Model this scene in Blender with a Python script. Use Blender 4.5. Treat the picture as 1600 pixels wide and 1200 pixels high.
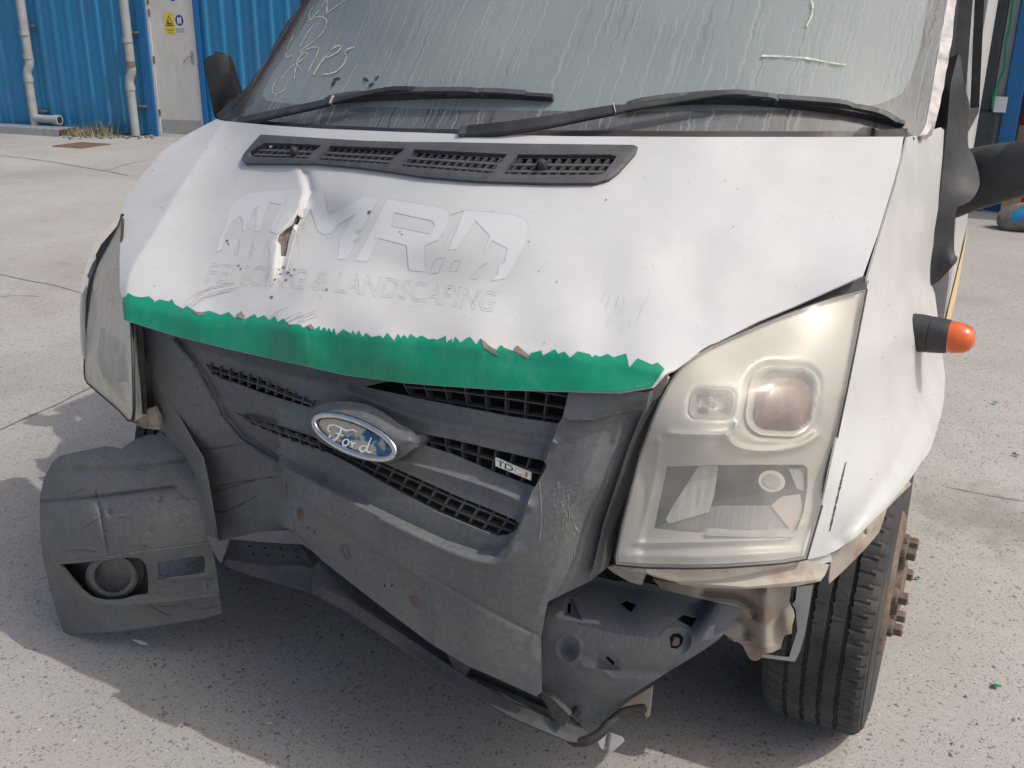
import bpy, math, random
import numpy as np
from mathutils import Vector, Matrix
from mathutils.geometry import delaunay_2d_cdt
random.seed(7); rng = np.random.default_rng(7)
for o in list(bpy.data.objects): bpy.data.objects.remove(o)
scene = bpy.context.scene
C = scene.collection

# ---------------------------------------------------------------- camera, sky, sun, exposure
# van frame: X to the right along the van's nose, Y rearwards, Z up, metres
F = 1529.6
CAM = np.array([1.04528, -1.35804, 1.50204])
YAW, PITCH, ROLL = 0.451133, 0.346953, 0.011879
def cam_axes():
    cy, sy = math.cos(YAW), math.sin(YAW)
    fwd = np.array([-sy*math.cos(PITCH), cy*math.cos(PITCH), -math.sin(PITCH)])
    r0 = np.array([cy, sy, 0.0]); u0 = np.cross(r0, fwd)
    c, s = math.cos(ROLL), math.sin(ROLL)
    r = c*r0+s*u0; u = -s*r0+c*u0
    return r, u, fwd
RX, UX, FX = cam_axes()
MROT = np.stack([RX, -UX, FX])
cd = bpy.data.cameras.new('camera'); cam = bpy.data.objects.new('camera', cd); C.objects.link(cam)
m4 = Matrix.Identity(4)
for i in range(3):
    m4[i][0], m4[i][1], m4[i][2], m4[i][3] = RX[i], UX[i], -FX[i], CAM[i]
cam.matrix_world = m4
cd.sensor_fit = 'HORIZONTAL'; cd.sensor_width = 36; cd.lens = F/1600*36; cd.clip_start = 0.05; cd.clip_end = 600
scene.camera = cam

SUN = Vector((0.75, 0.06, 1.0)).normalized()
ELEV = math.asin(SUN.z); ROT = math.atan2(SUN.x, SUN.y)
w = bpy.data.worlds.new('World'); scene.world = w; w.use_nodes = True
nt = w.node_tree; bg = nt.nodes['Background']
sky = nt.nodes.new('ShaderNodeTexSky'); sky.sky_type = 'NISHITA'; sky.sun_disc = False
sky.sun_elevation = ELEV; sky.sun_rotation = ROT; sky.air_density = 0.9; sky.dust_density = 4.6; sky.ozone_density = 0.0
nt.links.new(sky.outputs[0], bg.inputs[0]); bg.inputs[1].default_value = 0.15
sl = bpy.data.lights.new('sun', 'SUN'); sl.energy = 2.05; sl.angle = math.radians(0.55); sl.color = (1.0, 0.972, 0.925)
so = bpy.data.objects.new('sun', sl); C.objects.link(so)
so.rotation_euler = (-SUN).to_track_quat('-Z', 'Y').to_euler(); so.location = (6, -2, 8)
scene.view_settings.view_transform = 'Standard'; scene.view_settings.look = 'None'
scene.view_settings.exposure = 0.18; scene.view_settings.gamma = 1.0; scene.view_settings.use_curve_mapping = False

# ---------------------------------------------------------------- measuring helpers
def rays(uv):
    uv = np.atleast_2d(np.asarray(uv, float))
    d = np.stack([(uv[:, 0]-800)/F, (uv[:, 1]-600)/F, np.ones(len(uv))], 1)
    return d @ MROT
def atY(uv, Y):
    d = rays(uv); return CAM + d*((np.asarray(Y)-CAM[1])/d[:, 1])[:, None]
def atX(uv, X):
    d = rays(uv); return CAM + d*((np.asarray(X)-CAM[0])/d[:, 0])[:, None]
def atZ(uv, Z=0.0):
    d = rays(uv); return CAM + d*((np.asarray(Z)-CAM[2])/d[:, 2])[:, None]
def P(u, v, Y): return atY([(u, v)], [Y])[0]
def G(u, v, z=0.0): return atZ([(u, v)], [z])[0]
def on_plane(uv, p0, n):
    d = rays(uv); t = ((np.asarray(p0)-CAM) @ n)/(d @ n); return CAM + d*t[:, None]

def tps(ctrl, lam=1e-4):
    c = np.asarray(ctrl, float); xy = c[:, :2]/500.0; n = len(c)
    def U(r2): return np.where(r2 > 1e-12, r2*np.log(np.maximum(r2, 1e-12)), 0.0)
    D = ((xy[:, None]-xy[None])**2).sum(2)
    A = np.zeros((n+3, n+3)); A[:n, :n] = U(D)+lam*np.eye(n); A[:n, n] = 1; A[:n, n+1:] = xy; A[n, :n] = 1; A[n+1:, :n] = xy.T
    s = np.linalg.solve(A, np.concatenate([c[:, 2], np.zeros(3)]))
    def f(uv):
        q = np.asarray(uv, float).reshape(-1, 2)/500.0
        D = ((q[:, None]-xy[None])**2).sum(2)
        return U(D) @ s[:n] + s[n] + q @ s[n+1:]
    return f

def seg_dist(uv, poly, closed=False):
    """distance to polyline and signed side of the nearest segment (+ = right of travel in the picture)"""
    uv = np.asarray(uv, float); poly = np.asarray(poly, float)
    if closed: poly = np.vstack([poly, poly[:1]])
    best = np.full(len(uv), 1e9); side = np.zeros(len(uv))
    for a, b in zip(poly[:-1], poly[1:]):
        ab = b-a; L2 = ab @ ab + 1e-12
        t = np.clip(((uv-a) @ ab)/L2, 0, 1)
        q = a+t[:, None]*ab; dd = uv-q; d = np.hypot(dd[:, 0], dd[:, 1])
        cr = ab[0]*dd[:, 1]-ab[1]*dd[:, 0]
        m = d < best-1e-9
        best[m] = d[m]; side[m] = np.sign(cr[m])
    return best, side
def inside(uv, poly):
    uv = np.asarray(uv, float); poly = np.asarray(poly, float)
    x, y = uv[:, 0], uv[:, 1]; r = np.zeros(len(uv), bool)
    a = poly; b = np.roll(poly, -1, 0)
    for (x1, y1), (x2, y2) in zip(a, b):
        if y1 == y2: continue
        c = ((y1 > y) != (y2 > y)) & (x < (x2-x1)*(y-y1)/(y2-y1)+x1)
        r ^= c
    return r
def sst(x): x = np.clip(x, 0, 1); return x*x*(3-2*x)
def crs(pts, n=6, closed=False):
    """Catmull-Rom through pts"""
    p = np.asarray(pts, float); N = len(p); out = []
    idx = (lambda i: p[i % N]) if closed else (lambda i: p[min(max(i, 0), N-1)])
    for i in range(N if closed else N-1):
        p0, p1, p2, p3 = idx(i-1), idx(i), idx(i+1), idx(i+2)
        for k in range(n):
            t = k/n
            out.append(0.5*((2*p1)+(-p0+p2)*t+(2*p0-5*p1+4*p2-p3)*t*t+(-p0+3*p1-3*p2+p3)*t**3))
    if not closed: out.append(p[-1])
    return np.array(out)
def densify(poly, step, closed=True):
    p = np.asarray(poly, float); out = []
    q = np.roll(p, -1, 0) if closed else p[1:]
    for a, b in zip(p if closed else p[:-1], q):
        k = max(1, int(math.ceil(np.hypot(*(b-a))/step)))
        for i in range(k): out.append(a+(b-a)*i/k)
    if not closed: out.append(p[-1])
    return np.array(out)
def rrect(cx, cy, w, h, r, n=5, rot=0.0, shear=0.0):
    pts = []
    for sx, sy, a0 in ((1, 1, 0), (-1, 1, 90), (-1, -1, 180), (1, -1, 270)):
        for k in range(n+1):
            a = math.radians(a0+90*k/n)
            pts.append((sx*(w/2-r)+r*math.cos(a), sy*(h/2-r)+r*math.sin(a)))
    p = np.array(pts); p[:, 0] += shear*p[:, 1]
    c, s = math.cos(rot), math.sin(rot)
    return np.stack([cx+c*p[:, 0]-s*p[:, 1], cy+s*p[:, 0]+c*p[:, 1]], 1)
def ell(cx, cy, a, b, n=32, rot=0.0):
    t = np.linspace(0, 2*math.pi, n, endpoint=False); c, s = math.cos(rot), math.sin(rot)
    return np.stack([cx+c*a*np.cos(t)-s*b*np.sin(t), cy+s*a*np.cos(t)+c*b*np.sin(t)], 1)

def relief_fn(items):
    def f(uv):
        z = np.zeros(len(uv))
        for it in items or ():
            k = it[0]
            if k == 'crease':      # ('crease', polyline, side, slope per px, max px)
                d, s = seg_dist(uv, it[1]); q_ = np.asarray(it[1], float); fade = np.ones(len(uv))
                for e_, i_ in ((q_[0], q_[1]), (q_[-1], q_[-2])):   # die away past the ends of the fold
                    t_ = (e_-i_)/(np.hypot(*(e_-i_))+1e-9); ov = np.clip((uv-e_) @ t_, 0, None); near = np.abs(np.hypot(*(uv-e_).T)-d) < 1e-6
                    fade *= np.where(near, np.exp(-(ov/(it[5] if len(it) > 5 else 14))**2), 1)
                z += it[3]*fade*np.where(s*it[2] > 0, np.minimum(d, it[4]), 0)
            elif k == 'groove':    # ('groove', polyline, width px, depth m)
                d, s = seg_dist(uv, it[1]); z += it[3]*np.exp(-(d/it[2])**2)
            elif k == 'bump':      # ('bump', (u,v), (rx,ry), depth, rot)
                c = np.asarray(it[1]); q = uv-c; a = it[4] if len(it) > 4 else 0
                x = q[:, 0]*math.cos(a)+q[:, 1]*math.sin(a); y = -q[:, 0]*math.sin(a)+q[:, 1]*math.cos(a)
                z += it[3]*np.exp(-(x/it[2][0])**2-(y/it[2][1])**2)
            elif k == 'region':    # ('region', polygon, soft px, depth m)
                d, s = seg_dist(uv, it[1], True); ins = inside(uv, it[1])
                z += it[3]*sst(np.where(ins, d, 0)/it[2])
            elif k == 'dent':      # one-sided: steep at the fold line, easing out to its right
                d, s = seg_dist(uv, it[1]); sd = d*s*it[2]; c = np.asarray(it[3]); q = uv-c
                z += it[5]*np.exp(-(q[:, 0]/it[4][0])**2-(q[:, 1]/it[4][1])**2)*sst((sd+10)/24)
            elif k == 'waves':
                z += it[1]*(np.sin(uv[:, 0]/it[2]+0.7*np.sin(uv[:, 1]/it[3]))*np.cos(uv[:, 1]/it[3]+1.3*np.sin(uv[:, 0]/(it[2]*1.7))))
        return z
    return f

# ---------------------------------------------------------------- mesh helpers
def mesh_obj(name, verts, faces, mat, parent=None, smooth=True, angle=35, mats=None, fmat=None):
    me = bpy.data.meshes.new(name)
    me.from_pydata([tuple(map(float, v)) for v in verts], [], [tuple(map(int, f)) for f in faces])
    if mats:
        for m in mats: me.materials.append(m)
        me.polygons.foreach_set('material_index', fmat)
    elif mat is not None: me.materials.append(mat)
    me.polygons.foreach_set('use_smooth', [smooth]*len(me.polygons))
    if smooth: me.set_sharp_from_angle(angle=math.radians(angle))
    me.update()
    o = bpy.data.objects.new(name, me); C.objects.link(o)
    if parent is not None: o.parent = parent
    return o
def empty(name, loc=(0, 0, 0)):
    o = bpy.data.objects.new(name, None); C.objects.link(o); o.location = loc; o.empty_display_size = .1; return o
def tag(o, label, cat, group=None, kind=None):
    o['label'] = label; o['category'] = cat
    if group: o['group'] = group
    if kind: o['kind'] = kind
    return o
def structure(o): o['kind'] = 'structure'; return o

class MB:
    def __init__(s): s.v = []; s.f = []; s.m = []
    def add(s, v, f, mi=0):
        b = len(s.v); s.v += [tuple(map(float, q)) for q in v]
        s.f += [tuple(int(i)+b for i in q) for q in f]; s.m += [mi]*len(f); return s
    def box(s, lo, hi, mi=0, M=None, bev=0.0):
        x0, y0, z0 = lo; x1, y1, z1 = hi
        if bev > 0:
            b = bev; V = []; 
            for z, i in ((z0, b), (z0+b, 0), (z1-b, 0), (z1, b)):
                for (x, y) in ((x0+i+b*(i == 0), y0+i), (x1-i-b*(i == 0), y0+i), (x1-i, y0+i+b*(i == 0)), (x1-i, y1-i-b*(i == 0)), (x1-i-b*(i == 0), y1-i), (x0+i+b*(i == 0), y1-i), (x0+i, y1-i-b*(i == 0)), (x0+i, y0+i+b*(i == 0))):
                    V.append((x, y, z))
            Fc = [tuple(range(7, -1, -1)), tuple(range(24, 32))]
            for r in range(3):
                for k in range(8):
                    k2 = (k+1) % 8; Fc.append((r*8+k, r*8+k2, (r+1)*8+k2, (r+1)*8+k))
        else:
            V = [(x0, y0, z0), (x1, y0, z0), (x1, y1, z0), (x0, y1, z0), (x0, y0, z1), (x1, y0, z1), (x1, y1, z1), (x0, y1, z1)]
            Fc = [(0, 3, 2, 1), (4, 5, 6, 7), (0, 1, 5, 4), (1, 2, 6, 5), (2, 3, 7, 6), (3, 0, 4, 7)]
        if M is not None: V = [tuple(M @ Vector(q)) for q in V]
        return s.add(V, Fc, mi)
    def sweep(s, path, w, h, up=(0, 0, 1), mi=0, taper=None, bev=0.0):
        """bar of rectangular section along path; w across, h along up"""
        p = np.asarray(path, float); n = len(p); up = np.asarray(up, float)
        V = []
        for i in range(n):
            t = p[min(i+1, n-1)]-p[max(i-1, 0)]; t /= np.linalg.norm(t)+1e-12
            sd = np.cross(t, up); sd /= np.linalg.norm(sd)+1e-12; u = np.cross(sd, t)
            k = 1.0 if taper is None else taper[i]
            hw, hh = w/2*k, h/2*k
            if bev > 0:
                b = bev*k
                ring = [(-hw+b, -hh), (hw-b, -hh), (hw, -hh+b), (hw, hh-b), (hw-b, hh), (-hw+b, hh), (-hw, hh-b), (-hw, -hh+b)]
            else: ring = [(-hw, -hh), (hw, -hh), (hw, hh), (-hw, hh)]
            for a, b2 in ring: V.append(p[i]+sd*a+u*b2)
        k = 8 if bev > 0 else 4
        Fc = [tuple(range(k)), tuple(range((n-1)*k+k-1, (n-1)*k-1, -1))]
        for i in range(n-1):
            for j in range(k):
                j2 = (j+1) % k; Fc.append((i*k+j, (i+1)*k+j, (i+1)*k+j2, i*k+j2))
        return s.add(V, Fc, mi)
    def esweep(s, path, w, h, up=(0, 0, 1), taper=None, n=20):
        p = np.asarray(path, float); N = len(p); up = np.asarray(up, float); V = []
        for i in range(N):
            t = p[min(i+1, N-1)]-p[max(i-1, 0)]; t /= np.linalg.norm(t)+1e-12
            sd = np.cross(t, up); sd /= np.linalg.norm(sd)+1e-12; u = np.cross(sd, t); k = 1.0 if taper is None else taper[i]
            for j in range(n):
                a = 2*math.pi*j/n; c_, s_ = math.cos(a), math.sin(a)
                V.append(p[i]+sd*(w/2*k*math.copysign(abs(c_)**.7, c_))+u*(h/2*k*math.copysign(abs(s_)**.7, s_)))
        Fc = [tuple(range(n)), tuple(range(N*n-1, (N-1)*n-1, -1))]
        for i in range(N-1):
            for j in range(n): Fc.append((i*n+j, (i+1)*n+j, (i+1)*n+(j+1) % n, i*n+(j+1) % n))
        return s.add(V, Fc)
    def tube(s, path, r, n=12, mi=0, cap=True):
        p = np.asarray(path, float); N = len(p); r = np.broadcast_to(np.asarray(r, float), (N,))
        V = []; pu = None
        for i in range(N):
            t = p[min(i+1, N-1)]-p[max(i-1, 0)]; t /= np.linalg.norm(t)+1e-12
            if pu is None:
                pu = np.array([0, 0, 1.0]) if abs(t[2]) < .9 else np.array([1.0, 0, 0])
            sd = np.cross(t, pu); sd /= np.linalg.norm(sd)+1e-12; pu = np.cross(sd, t)
            for k in range(n):
                a = 2*math.pi*k/n; V.append(p[i]+r[i]*(math.cos(a)*sd+math.sin(a)*pu))
        Fc = []
        for i in range(N-1):
            for k in range(n):
                k2 = (k+1) % n; Fc.append((i*n+k, (i+1)*n+k, (i+1)*n+k2, i*n+k2))
        if cap: Fc += [tuple(range(n)), tuple(range(N*n-1, (N-1)*n-1, -1))]
        return s.add(V, Fc, mi)
    def lathe(s, prof, M, n=24, mi=0, mats=None):
        """prof: (radius, height) list about local Z"""
        V = []; Fc = []
        for r, h in prof:
            for k in range(n):
                a = 2*math.pi*k/n; V.append(tuple(M @ Vector((r*math.cos(a), r*math.sin(a), h))))
        for i in range(len(prof)-1):
            for k in range(n):
                k2 = (k+1) % n; Fc.append((i*n+k, i*n+k2, (i+1)*n+k2, (i+1)*n+k))
        b = len(s.v); s.add(V, Fc, mi)
        if mats:
            base = len(s.m)-len(Fc)
            for i in range(len(prof)-1):
                for k in range(n): s.m[base+i*n+k] = mats[i]
        return s
    def build(s, name, mat, parent=None, smooth=True, angle=35, mats=None):
        return mesh_obj(name, s.v, s.f, mat, parent, smooth, angle, mats, s.m if mats else None)

def sheet(name, parent, mat, outline, depth, holes=(), step=10.0, thick=0.003, relief=None, lines=(), off=0.0, edge=None, angle=35, at=atY, build=True, interior=True, thickfn=None):
    """a panel: outline, openings and depth measured on the photograph, meshed in space with its own thickness"""
    f = depth if callable(depth) else tps(depth)
    rf = relief_fn(relief)
    edge = edge or step
    ol = densify(outline, edge); hs = [densify(h, edge) for h in holes]
    V = list(ol); E_ = [(i, (i+1) % len(ol)) for i in range(len(ol))]
    for h in hs:
        b = len(V); V += list(h); E_ += [(b+i, b+(i+1) % len(h)) for i in range(len(h))]
    for l in lines:
        l = densify(l, edge, False); l = l[inside(l, ol)]
        if len(l) < 2: continue
        b = len(V); V += list(l)
    feat = []
    def offs(pl, d):
        p = np.asarray(pl, float); n = len(p); out = []
        for i in range(n):
            t = p[min(i+1, n-1)]-p[max(i-1, 0)]; t = t/(np.hypot(*t)+1e-9); out.append(p[i]+np.array([-t[1], t[0]])*d)
        return np.array(out)
    for it in relief or ():
        if it[0] == 'groove':
            w_ = it[2]; st = max(2.2, min(step, 1.1*w_))
            pl = densify(it[1], st, False)
            for k in (-1.9, -1.1, -.5, 0, .5, 1.1, 1.9): feat.append(offs(pl, k*w_))
        elif it[0] == 'crease' and it[3] != 0:
            pl = densify(it[1], step*.6, False)
            for k in (-3, 0, 3, it[4]): feat.append(offs(pl, k*it[2]))
        elif it[0] == 'bump' and min(it[2]) < 2.5*step:
            a = it[4] if len(it) > 4 else 0
            for k in (0.05, .4, .8, 1.2, 1.7): feat.append(ell(it[1][0], it[1][1], it[2][0]*k, it[2][1]*k, max(6, int(16*k)), a))
        elif it[0] == 'region':
            pl = densify(it[1], step*.6); q_ = np.vstack([pl, pl[:1]])
            for k in (0, .33, .66, 1): 
                for sg_ in (-1, 1):
                    o_ = offs(q_, sg_*k*it[2]); feat.append(o_[inside(o_, it[1])] if k else o_)
    if feat:
        feat = np.vstack([f_ for f_ in feat if len(f_)]); feat = feat[inside(feat, ol)]
        for q in [ol]+hs:
            if len(feat):
                if q is not ol: feat = feat[~inside(feat, q)]
                d, _ = seg_dist(feat, q, True); feat = feat[d > 1.2]
        # thin out points that crowd each other
        if len(feat):
            key = np.round(feat/1.6).astype(int); _, ix = np.unique(key, axis=0, return_index=True); feat = feat[np.sort(ix)]
        V += list(feat)
    if interior:
        lo, hi = ol.min(0), ol.max(0)
        gx, gy = np.meshgrid(np.arange(lo[0], hi[0], step), np.arange(lo[1], hi[1], step*0.866))
        gx = gx + (np.arange(gy.shape[0]) % 2)[:, None]*step/2
        g = np.stack([gx.ravel(), gy.ravel()], 1)
        g = g[inside(g, ol)]
        for q in [ol]+hs:
            if not len(g): break
            if q is not ol: g = g[~inside(g, q)]
            d, _ = seg_dist(g, q, True); g = g[d > 0.45*step]
        if len(feat) and len(g):
            km = np.ones(len(g), bool)
            for i0 in range(0, len(g), 500):
                dd = ((g[i0:i0+500, None]-feat[None])**2).sum(2).min(1); km[i0:i0+500] = dd > (.42*step)**2
            g = g[km]
        V += list(g)
    r = delaunay_2d_cdt([Vector((float(a), float(b))) for a, b in V], E_, [], 0, 1e-5)
    uv = np.array([(q.x, q.y) for q in r[0]]); T = np.array([t for t in r[2] if len(t) == 3])
    cen = uv[T].mean(1); keep = inside(cen, ol)
    for h in hs: keep &= ~inside(cen, h)
    T = T[keep]
    used = np.unique(T); remap = -np.ones(len(uv), int); remap[used] = np.arange(len(used)); uv = uv[used]; T = remap[T]
    Y = f(uv)+rf(uv)
    X = at(uv, Y)
    n = np.cross(X[T[:, 1]]-X[T[:, 0]], X[T[:, 2]]-X[T[:, 0]])
    fl = ((X[T[:, 0]]-CAM)*n).sum(1) > 0
    T[fl] = T[fl][:, ::-1]; n[fl] *= -1
    vn = np.zeros_like(X)
    for k in range(3): np.add.at(vn, T[:, k], n)
    vn /= np.linalg.norm(vn, axis=1)[:, None]+1e-15
    if off: X = X+vn*off
    faces = [tuple(t) for t in T]; verts = X
    if thick:
        tk = thick if thickfn is None else thickfn(uv)[:, None]
        N = len(X); verts = np.vstack([X, X-vn*tk])
        ec = {}
        for a, b, c in T:
            for e in ((a, b), (b, c), (c, a)): ec[e] = ec.get(e, 0)+1
        faces += [(c+N, b+N, a+N) for a, b, c in T]
        for (a, b) in list(ec):
            if (b, a) not in ec: faces.append((b, a, a+N, b+N))
    if not build: return verts, faces
    return mesh_obj(name, verts, faces, mat, parent, True, angle)

def ribbon(mb, uv, depth, wpx, off=0.0015, mi=0, closed=False, at=atY):
    """thin flat line lying on a measured surface"""
    p = np.asarray(uv, float)
    if closed: p = np.vstack([p, p[:1]])
    n = len(p); w_ = np.broadcast_to(np.asarray(wpx, float), (n,))
    L = []; R = []
    for i in range(n):
        t = p[min(i+1, n-1)]-p[max(i-1, 0)]; t = t/(np.hypot(*t)+1e-9); nn = np.array([-t[1], t[0]])
        L.append(p[i]+nn*w_[i]/2); R.append(p[i]-nn*w_[i]/2)
    q = np.array(L+R); X = at(q, depth(q)-off)
    mb.add(X, [(i, i+1, n+i+1, n+i) for i in range(n-1)], mi)

# ---------------------------------------------------------------- materials
def newmat(name):
    m = bpy.data.materials.new(name); m.use_nodes = True; nt = m.node_tree
    return m, nt, nt.nodes['Principled BSDF']
def node(nt, t, **k):
    n = nt.nodes.new(t)
    for a, b in k.items():
        if hasattr(n, a): setattr(n, a, b)
        else: n.inputs[a].default_value = b
    return n
def coords(nt, scale=(1, 1, 1)):
    tc = node(nt, 'ShaderNodeTexCoord'); mp = node(nt, 'ShaderNodeMapping'); mp.inputs['Scale'].default_value = scale
    nt.links.new(tc.outputs['Object'], mp.inputs[0]); return mp.outputs[0]
def noise(nt, vec, scale, detail=4, rough=.55, dist=0.0):
    n = node(nt, 'ShaderNodeTexNoise'); n.inputs['Scale'].default_value = scale; n.inputs['Detail'].default_value = detail
    n.inputs['Roughness'].default_value = rough; n.inputs['Distortion'].default_value = dist
    nt.links.new(vec, n.inputs['Vector']); return n.outputs['Fac']
def ramp(nt, fac, stops):
    r = node(nt, 'ShaderNodeValToRGB'); cr = r.color_ramp
    while len(cr.elements) < len(stops): cr.elements.new(0.5)
    for e, (p, c) in zip(cr.elements, stops):
        e.position = p; e.color = (c, c, c, 1) if isinstance(c, (int, float)) else (*c, 1)
    nt.links.new(fac, r.inputs[0]); return r.outputs[0]
def mix(nt, fac, a, b, mode='MIX'):
    n = node(nt, 'ShaderNodeMix', data_type='RGBA', blend_type=mode)
    for s, x in ((0, fac), (6, a), (7, b)):
        if hasattr(x, 'node'): nt.links.new(x, n.inputs[s])
        elif isinstance(x, (int, float)): n.inputs[s].default_value = x
        else: n.inputs[s].default_value = (*x, 1)
    return n.outputs[2]
def bump(nt, bsdf, h, strength=.3, dist=.002):
    b = node(nt, 'ShaderNodeBump'); b.inputs['Strength'].default_value = strength; b.inputs['Distance'].default_value = dist
    nt.links.new(h, b.inputs['Height']); nt.links.new(b.outputs[0], bsdf.inputs['Normal'])

def simple(name, col, rough=.5, metal=0.0, var=.15, vscale=8, dirt=None, dirt_amt=.4, dscale=5, grain=0.0, gscale=400, coat=0.0, spec=.5, stretch=(1, 1, 1), speck=None, dlo=.45, mottle=0.0, mscale=90, streak=0.0, streakcol=(.2, .2, .19)):
    m, nt, b = newmat(name); v = coords(nt); vs = coords(nt, stretch)
    c = np.array(col)
    n1 = noise(nt, vs, vscale, 5)
    colr = ramp(nt, n1, [(.3, tuple(c*(1-var))), (.7, tuple(np.minimum(c*(1+var), 1)))])
    if dirt is not None:
        n2 = noise(nt, vs, dscale, 8, .65, .4)
        colr = mix(nt, ramp(nt, n2, [(dlo, 0.0), (dlo+.25, dirt_amt)]), colr, dirt)
    if mottle:
        n5 = noise(nt, v, mscale, 8, .75)
        colr = mix(nt, 1.0, colr, ramp(nt, n5, [(.28, 1-mottle), (.72, 1+mottle)]), 'MULTIPLY')
    if streak:
        n6 = noise(nt, coords(nt, (60, 60, 3)), 1.0, 6, .7, .6); n7 = noise(nt, v, 3.5, 4, .6)
        f = node(nt, 'ShaderNodeMath', operation='MULTIPLY'); nt.links.new(ramp(nt, n6, [(.52, 0.0), (.75, streak)]), f.inputs[0]); nt.links.new(ramp(nt, n7, [(.38, 0.0), (.62, 1.0)]), f.inputs[1])
        colr = mix(nt, f.outputs[0], colr, streakcol)
    if speck is not None:
        n3 = noise(nt, v, 220, 2, .5)
        colr = mix(nt, ramp(nt, n3, [(.70, 0.0), (.73, .8)]), colr, speck)
    nt.links.new(colr, b.inputs['Base Color'])
    n4 = noise(nt, vs, vscale*2.3, 4)
    nt.links.new(ramp(nt, n4, [(.3, max(rough-.1, .03)), (.7, min(rough+.12, 1))]), b.inputs['Roughness'])
    b.inputs['Metallic'].default_value = metal; b.inputs['Specular IOR Level'].default_value = spec
    b.inputs['Coat Weight'].default_value = coat; b.inputs['Coat Roughness'].default_value = .12
    if grain: bump(nt, b, noise(nt, v, gscale, 2, .5), grain, .001)
    return m

M = {}
M['paint'] = simple('white_paint', (.492, .490, .478), .42, var=.03, vscale=5, dirt=(.365, .355, .325), dirt_amt=.42, dscale=3.2, speck=None, coat=.25, dlo=.50, mottle=.03, mscale=25, streak=.14, streakcol=(.40, .39, .365))
M['letter'] = simple('bare_white_lettering', (.515, .522, .525), .5, var=.02, vscale=20)
M['outline'] = simple('glue_outline', (.44, .44, .43), .7, var=.15, vscale=60)
M['green'] = simple('green_film', (.0, .225, .118), .40, var=.04, vscale=4, dirt=(.06, .26, .18), dirt_amt=.22, dscale=4, stretch=(9, 9, .8), streak=.35, streakcol=(.16, .33, .25), coat=.1, dlo=.47)
M['plastic'] = simple('grey_bumper_plastic', (.120, .129, .132), .66, var=.12, vscale=6, mottle=.22, streak=.30, streakcol=(.19, .185, .165), dirt=(.15, .145, .13), dirt_amt=.55, dscale=6, grain=.10, gscale=700, dlo=.44, spec=.35)
M['plastic_dusty'] = simple('dusty_bumper_plastic', (.132, .140, .141), .7, var=.15, vscale=7, mottle=.22, streak=.35, streakcol=(.24, .23, .20), dirt=(.19, .183, .15), dirt_amt=.55, dscale=5, grain=.10, gscale=700, spec=.35)
M['black'] = simple('black_plastic', (.020, .021, .023), .5, var=.2, vscale=15, dirt=(.07, .068, .062), dirt_amt=.5, dscale=9, grain=.08, gscale=800)
M['trim'] = simple('vent_plastic', (.060, .063, .068), .62, var=.2, vscale=30, dirt=(.10, .10, .10), dirt_amt=.45, dscale=35, grain=.15, gscale=600)
M['bluegrey'] = simple('blue_grey_plastic', (.108, .120, .131), .62, var=.15, vscale=9, mottle=.2, streak=.35, streakcol=(.20, .20, .185), dirt=(.16, .16, .15), dirt_amt=.4, dscale=7, grain=.06, gscale=500)
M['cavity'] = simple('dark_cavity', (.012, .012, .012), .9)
M['mesh'] = simple('grille_lattice_plastic', (.055, .056, .056), .6, var=.2, vscale=30, dirt=(.16, .14, .11), dirt_amt=.6, dscale=14)
M['chrome'] = simple('worn_chrome', (.62, .62, .63), .22, metal=1.0, var=.12, vscale=40)
M['bezel'] = simple('champagne_bezel', (.50, .49, .46), .38, metal=.12, var=.04, vscale=6, dirt=(.47, .45, .40), dirt_amt=.3, dscale=6)
M['reflector'] = simple('lamp_reflector', (.52, .52, .50), .3, metal=.3, var=.2, vscale=12)
M['facetwhite'] = simple('pale_reflector_facet', (.50, .50, .485), .35, var=.25, vscale=14, stretch=(9, 1, 1))
M['ribfloor'] = simple('ribbed_lamp_floor', (.19, .19, .185), .5, var=.3, vscale=20, stretch=(14, 1, 1))
M['pinkglow'] = simple('pink_reflector', (.38, .33, .315), .4, var=.15)
M['amber'] = simple('brown_bulb_cover', (.16, .075, .055), .3, var=.4, vscale=25, coat=.5)
M['glassy'] = simple('clear_bulb', (.36, .36, .345), .15, var=.2, vscale=30, coat=.6)
M['orange'] = simple('orange_lens', (.62, .11, .014), .25, var=.1, vscale=30, coat=.6)
M['cream'] = simple('primer_metal', (.36, .335, .285), .55, var=.12, vscale=9, dirt=(.20, .095, .045), dirt_amt=.75, dscale=7, dlo=.52)
M['rustcream'] = simple('rusting_primer_metal', (.34, .31, .255), .6, var=.15, vscale=9, dirt=(.16, .07, .03), dirt_amt=.95, dscale=9, dlo=.47)
M['rust'] = simple('rusty_wheel_steel', (.125, .088, .068), .85, var=.35, vscale=22, mottle=.35, dirt=(.20, .17, .145), dirt_amt=.5, dscale=14, grain=.3, gscale=150)
M['sealant'] = simple('torn_sealant', (.58, .55, .51), .8, var=.15, vscale=25, dirt=(.16, .10, .07), dirt_amt=.9, dscale=26, grain=.4, gscale=90, dlo=.5)
M['rubber'] = simple('rubber_seal', (.022, .022, .024), .65, var=.3, vscale=20, dirt=(.09, .085, .08), dirt_amt=.4)
M['flake'] = simple('torn_underlayer', (.20, .18, .15), .8, var=.3, vscale=30)
M['fade'] = simple('flaked_badge_cream', (.52, .49, .40), .7, var=.15, vscale=60)
M['badge_txt'] = simple('badge_lettering', (.74, .74, .70), .5, var=.15, vscale=60)
M['stripe'] = simple('cream_decal', (.62, .47, .22), .5, var=.06)
M['scuffgrey'] = simple('grey_scuff', (.42, .415, .40), .8, var=.1)
M['darkmark'] = simple('scrape_mark', (.05, .05, .05), .8)
M['scuffdark'] = simple('worn_letter', (.30, .29, .27), .7)
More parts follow.
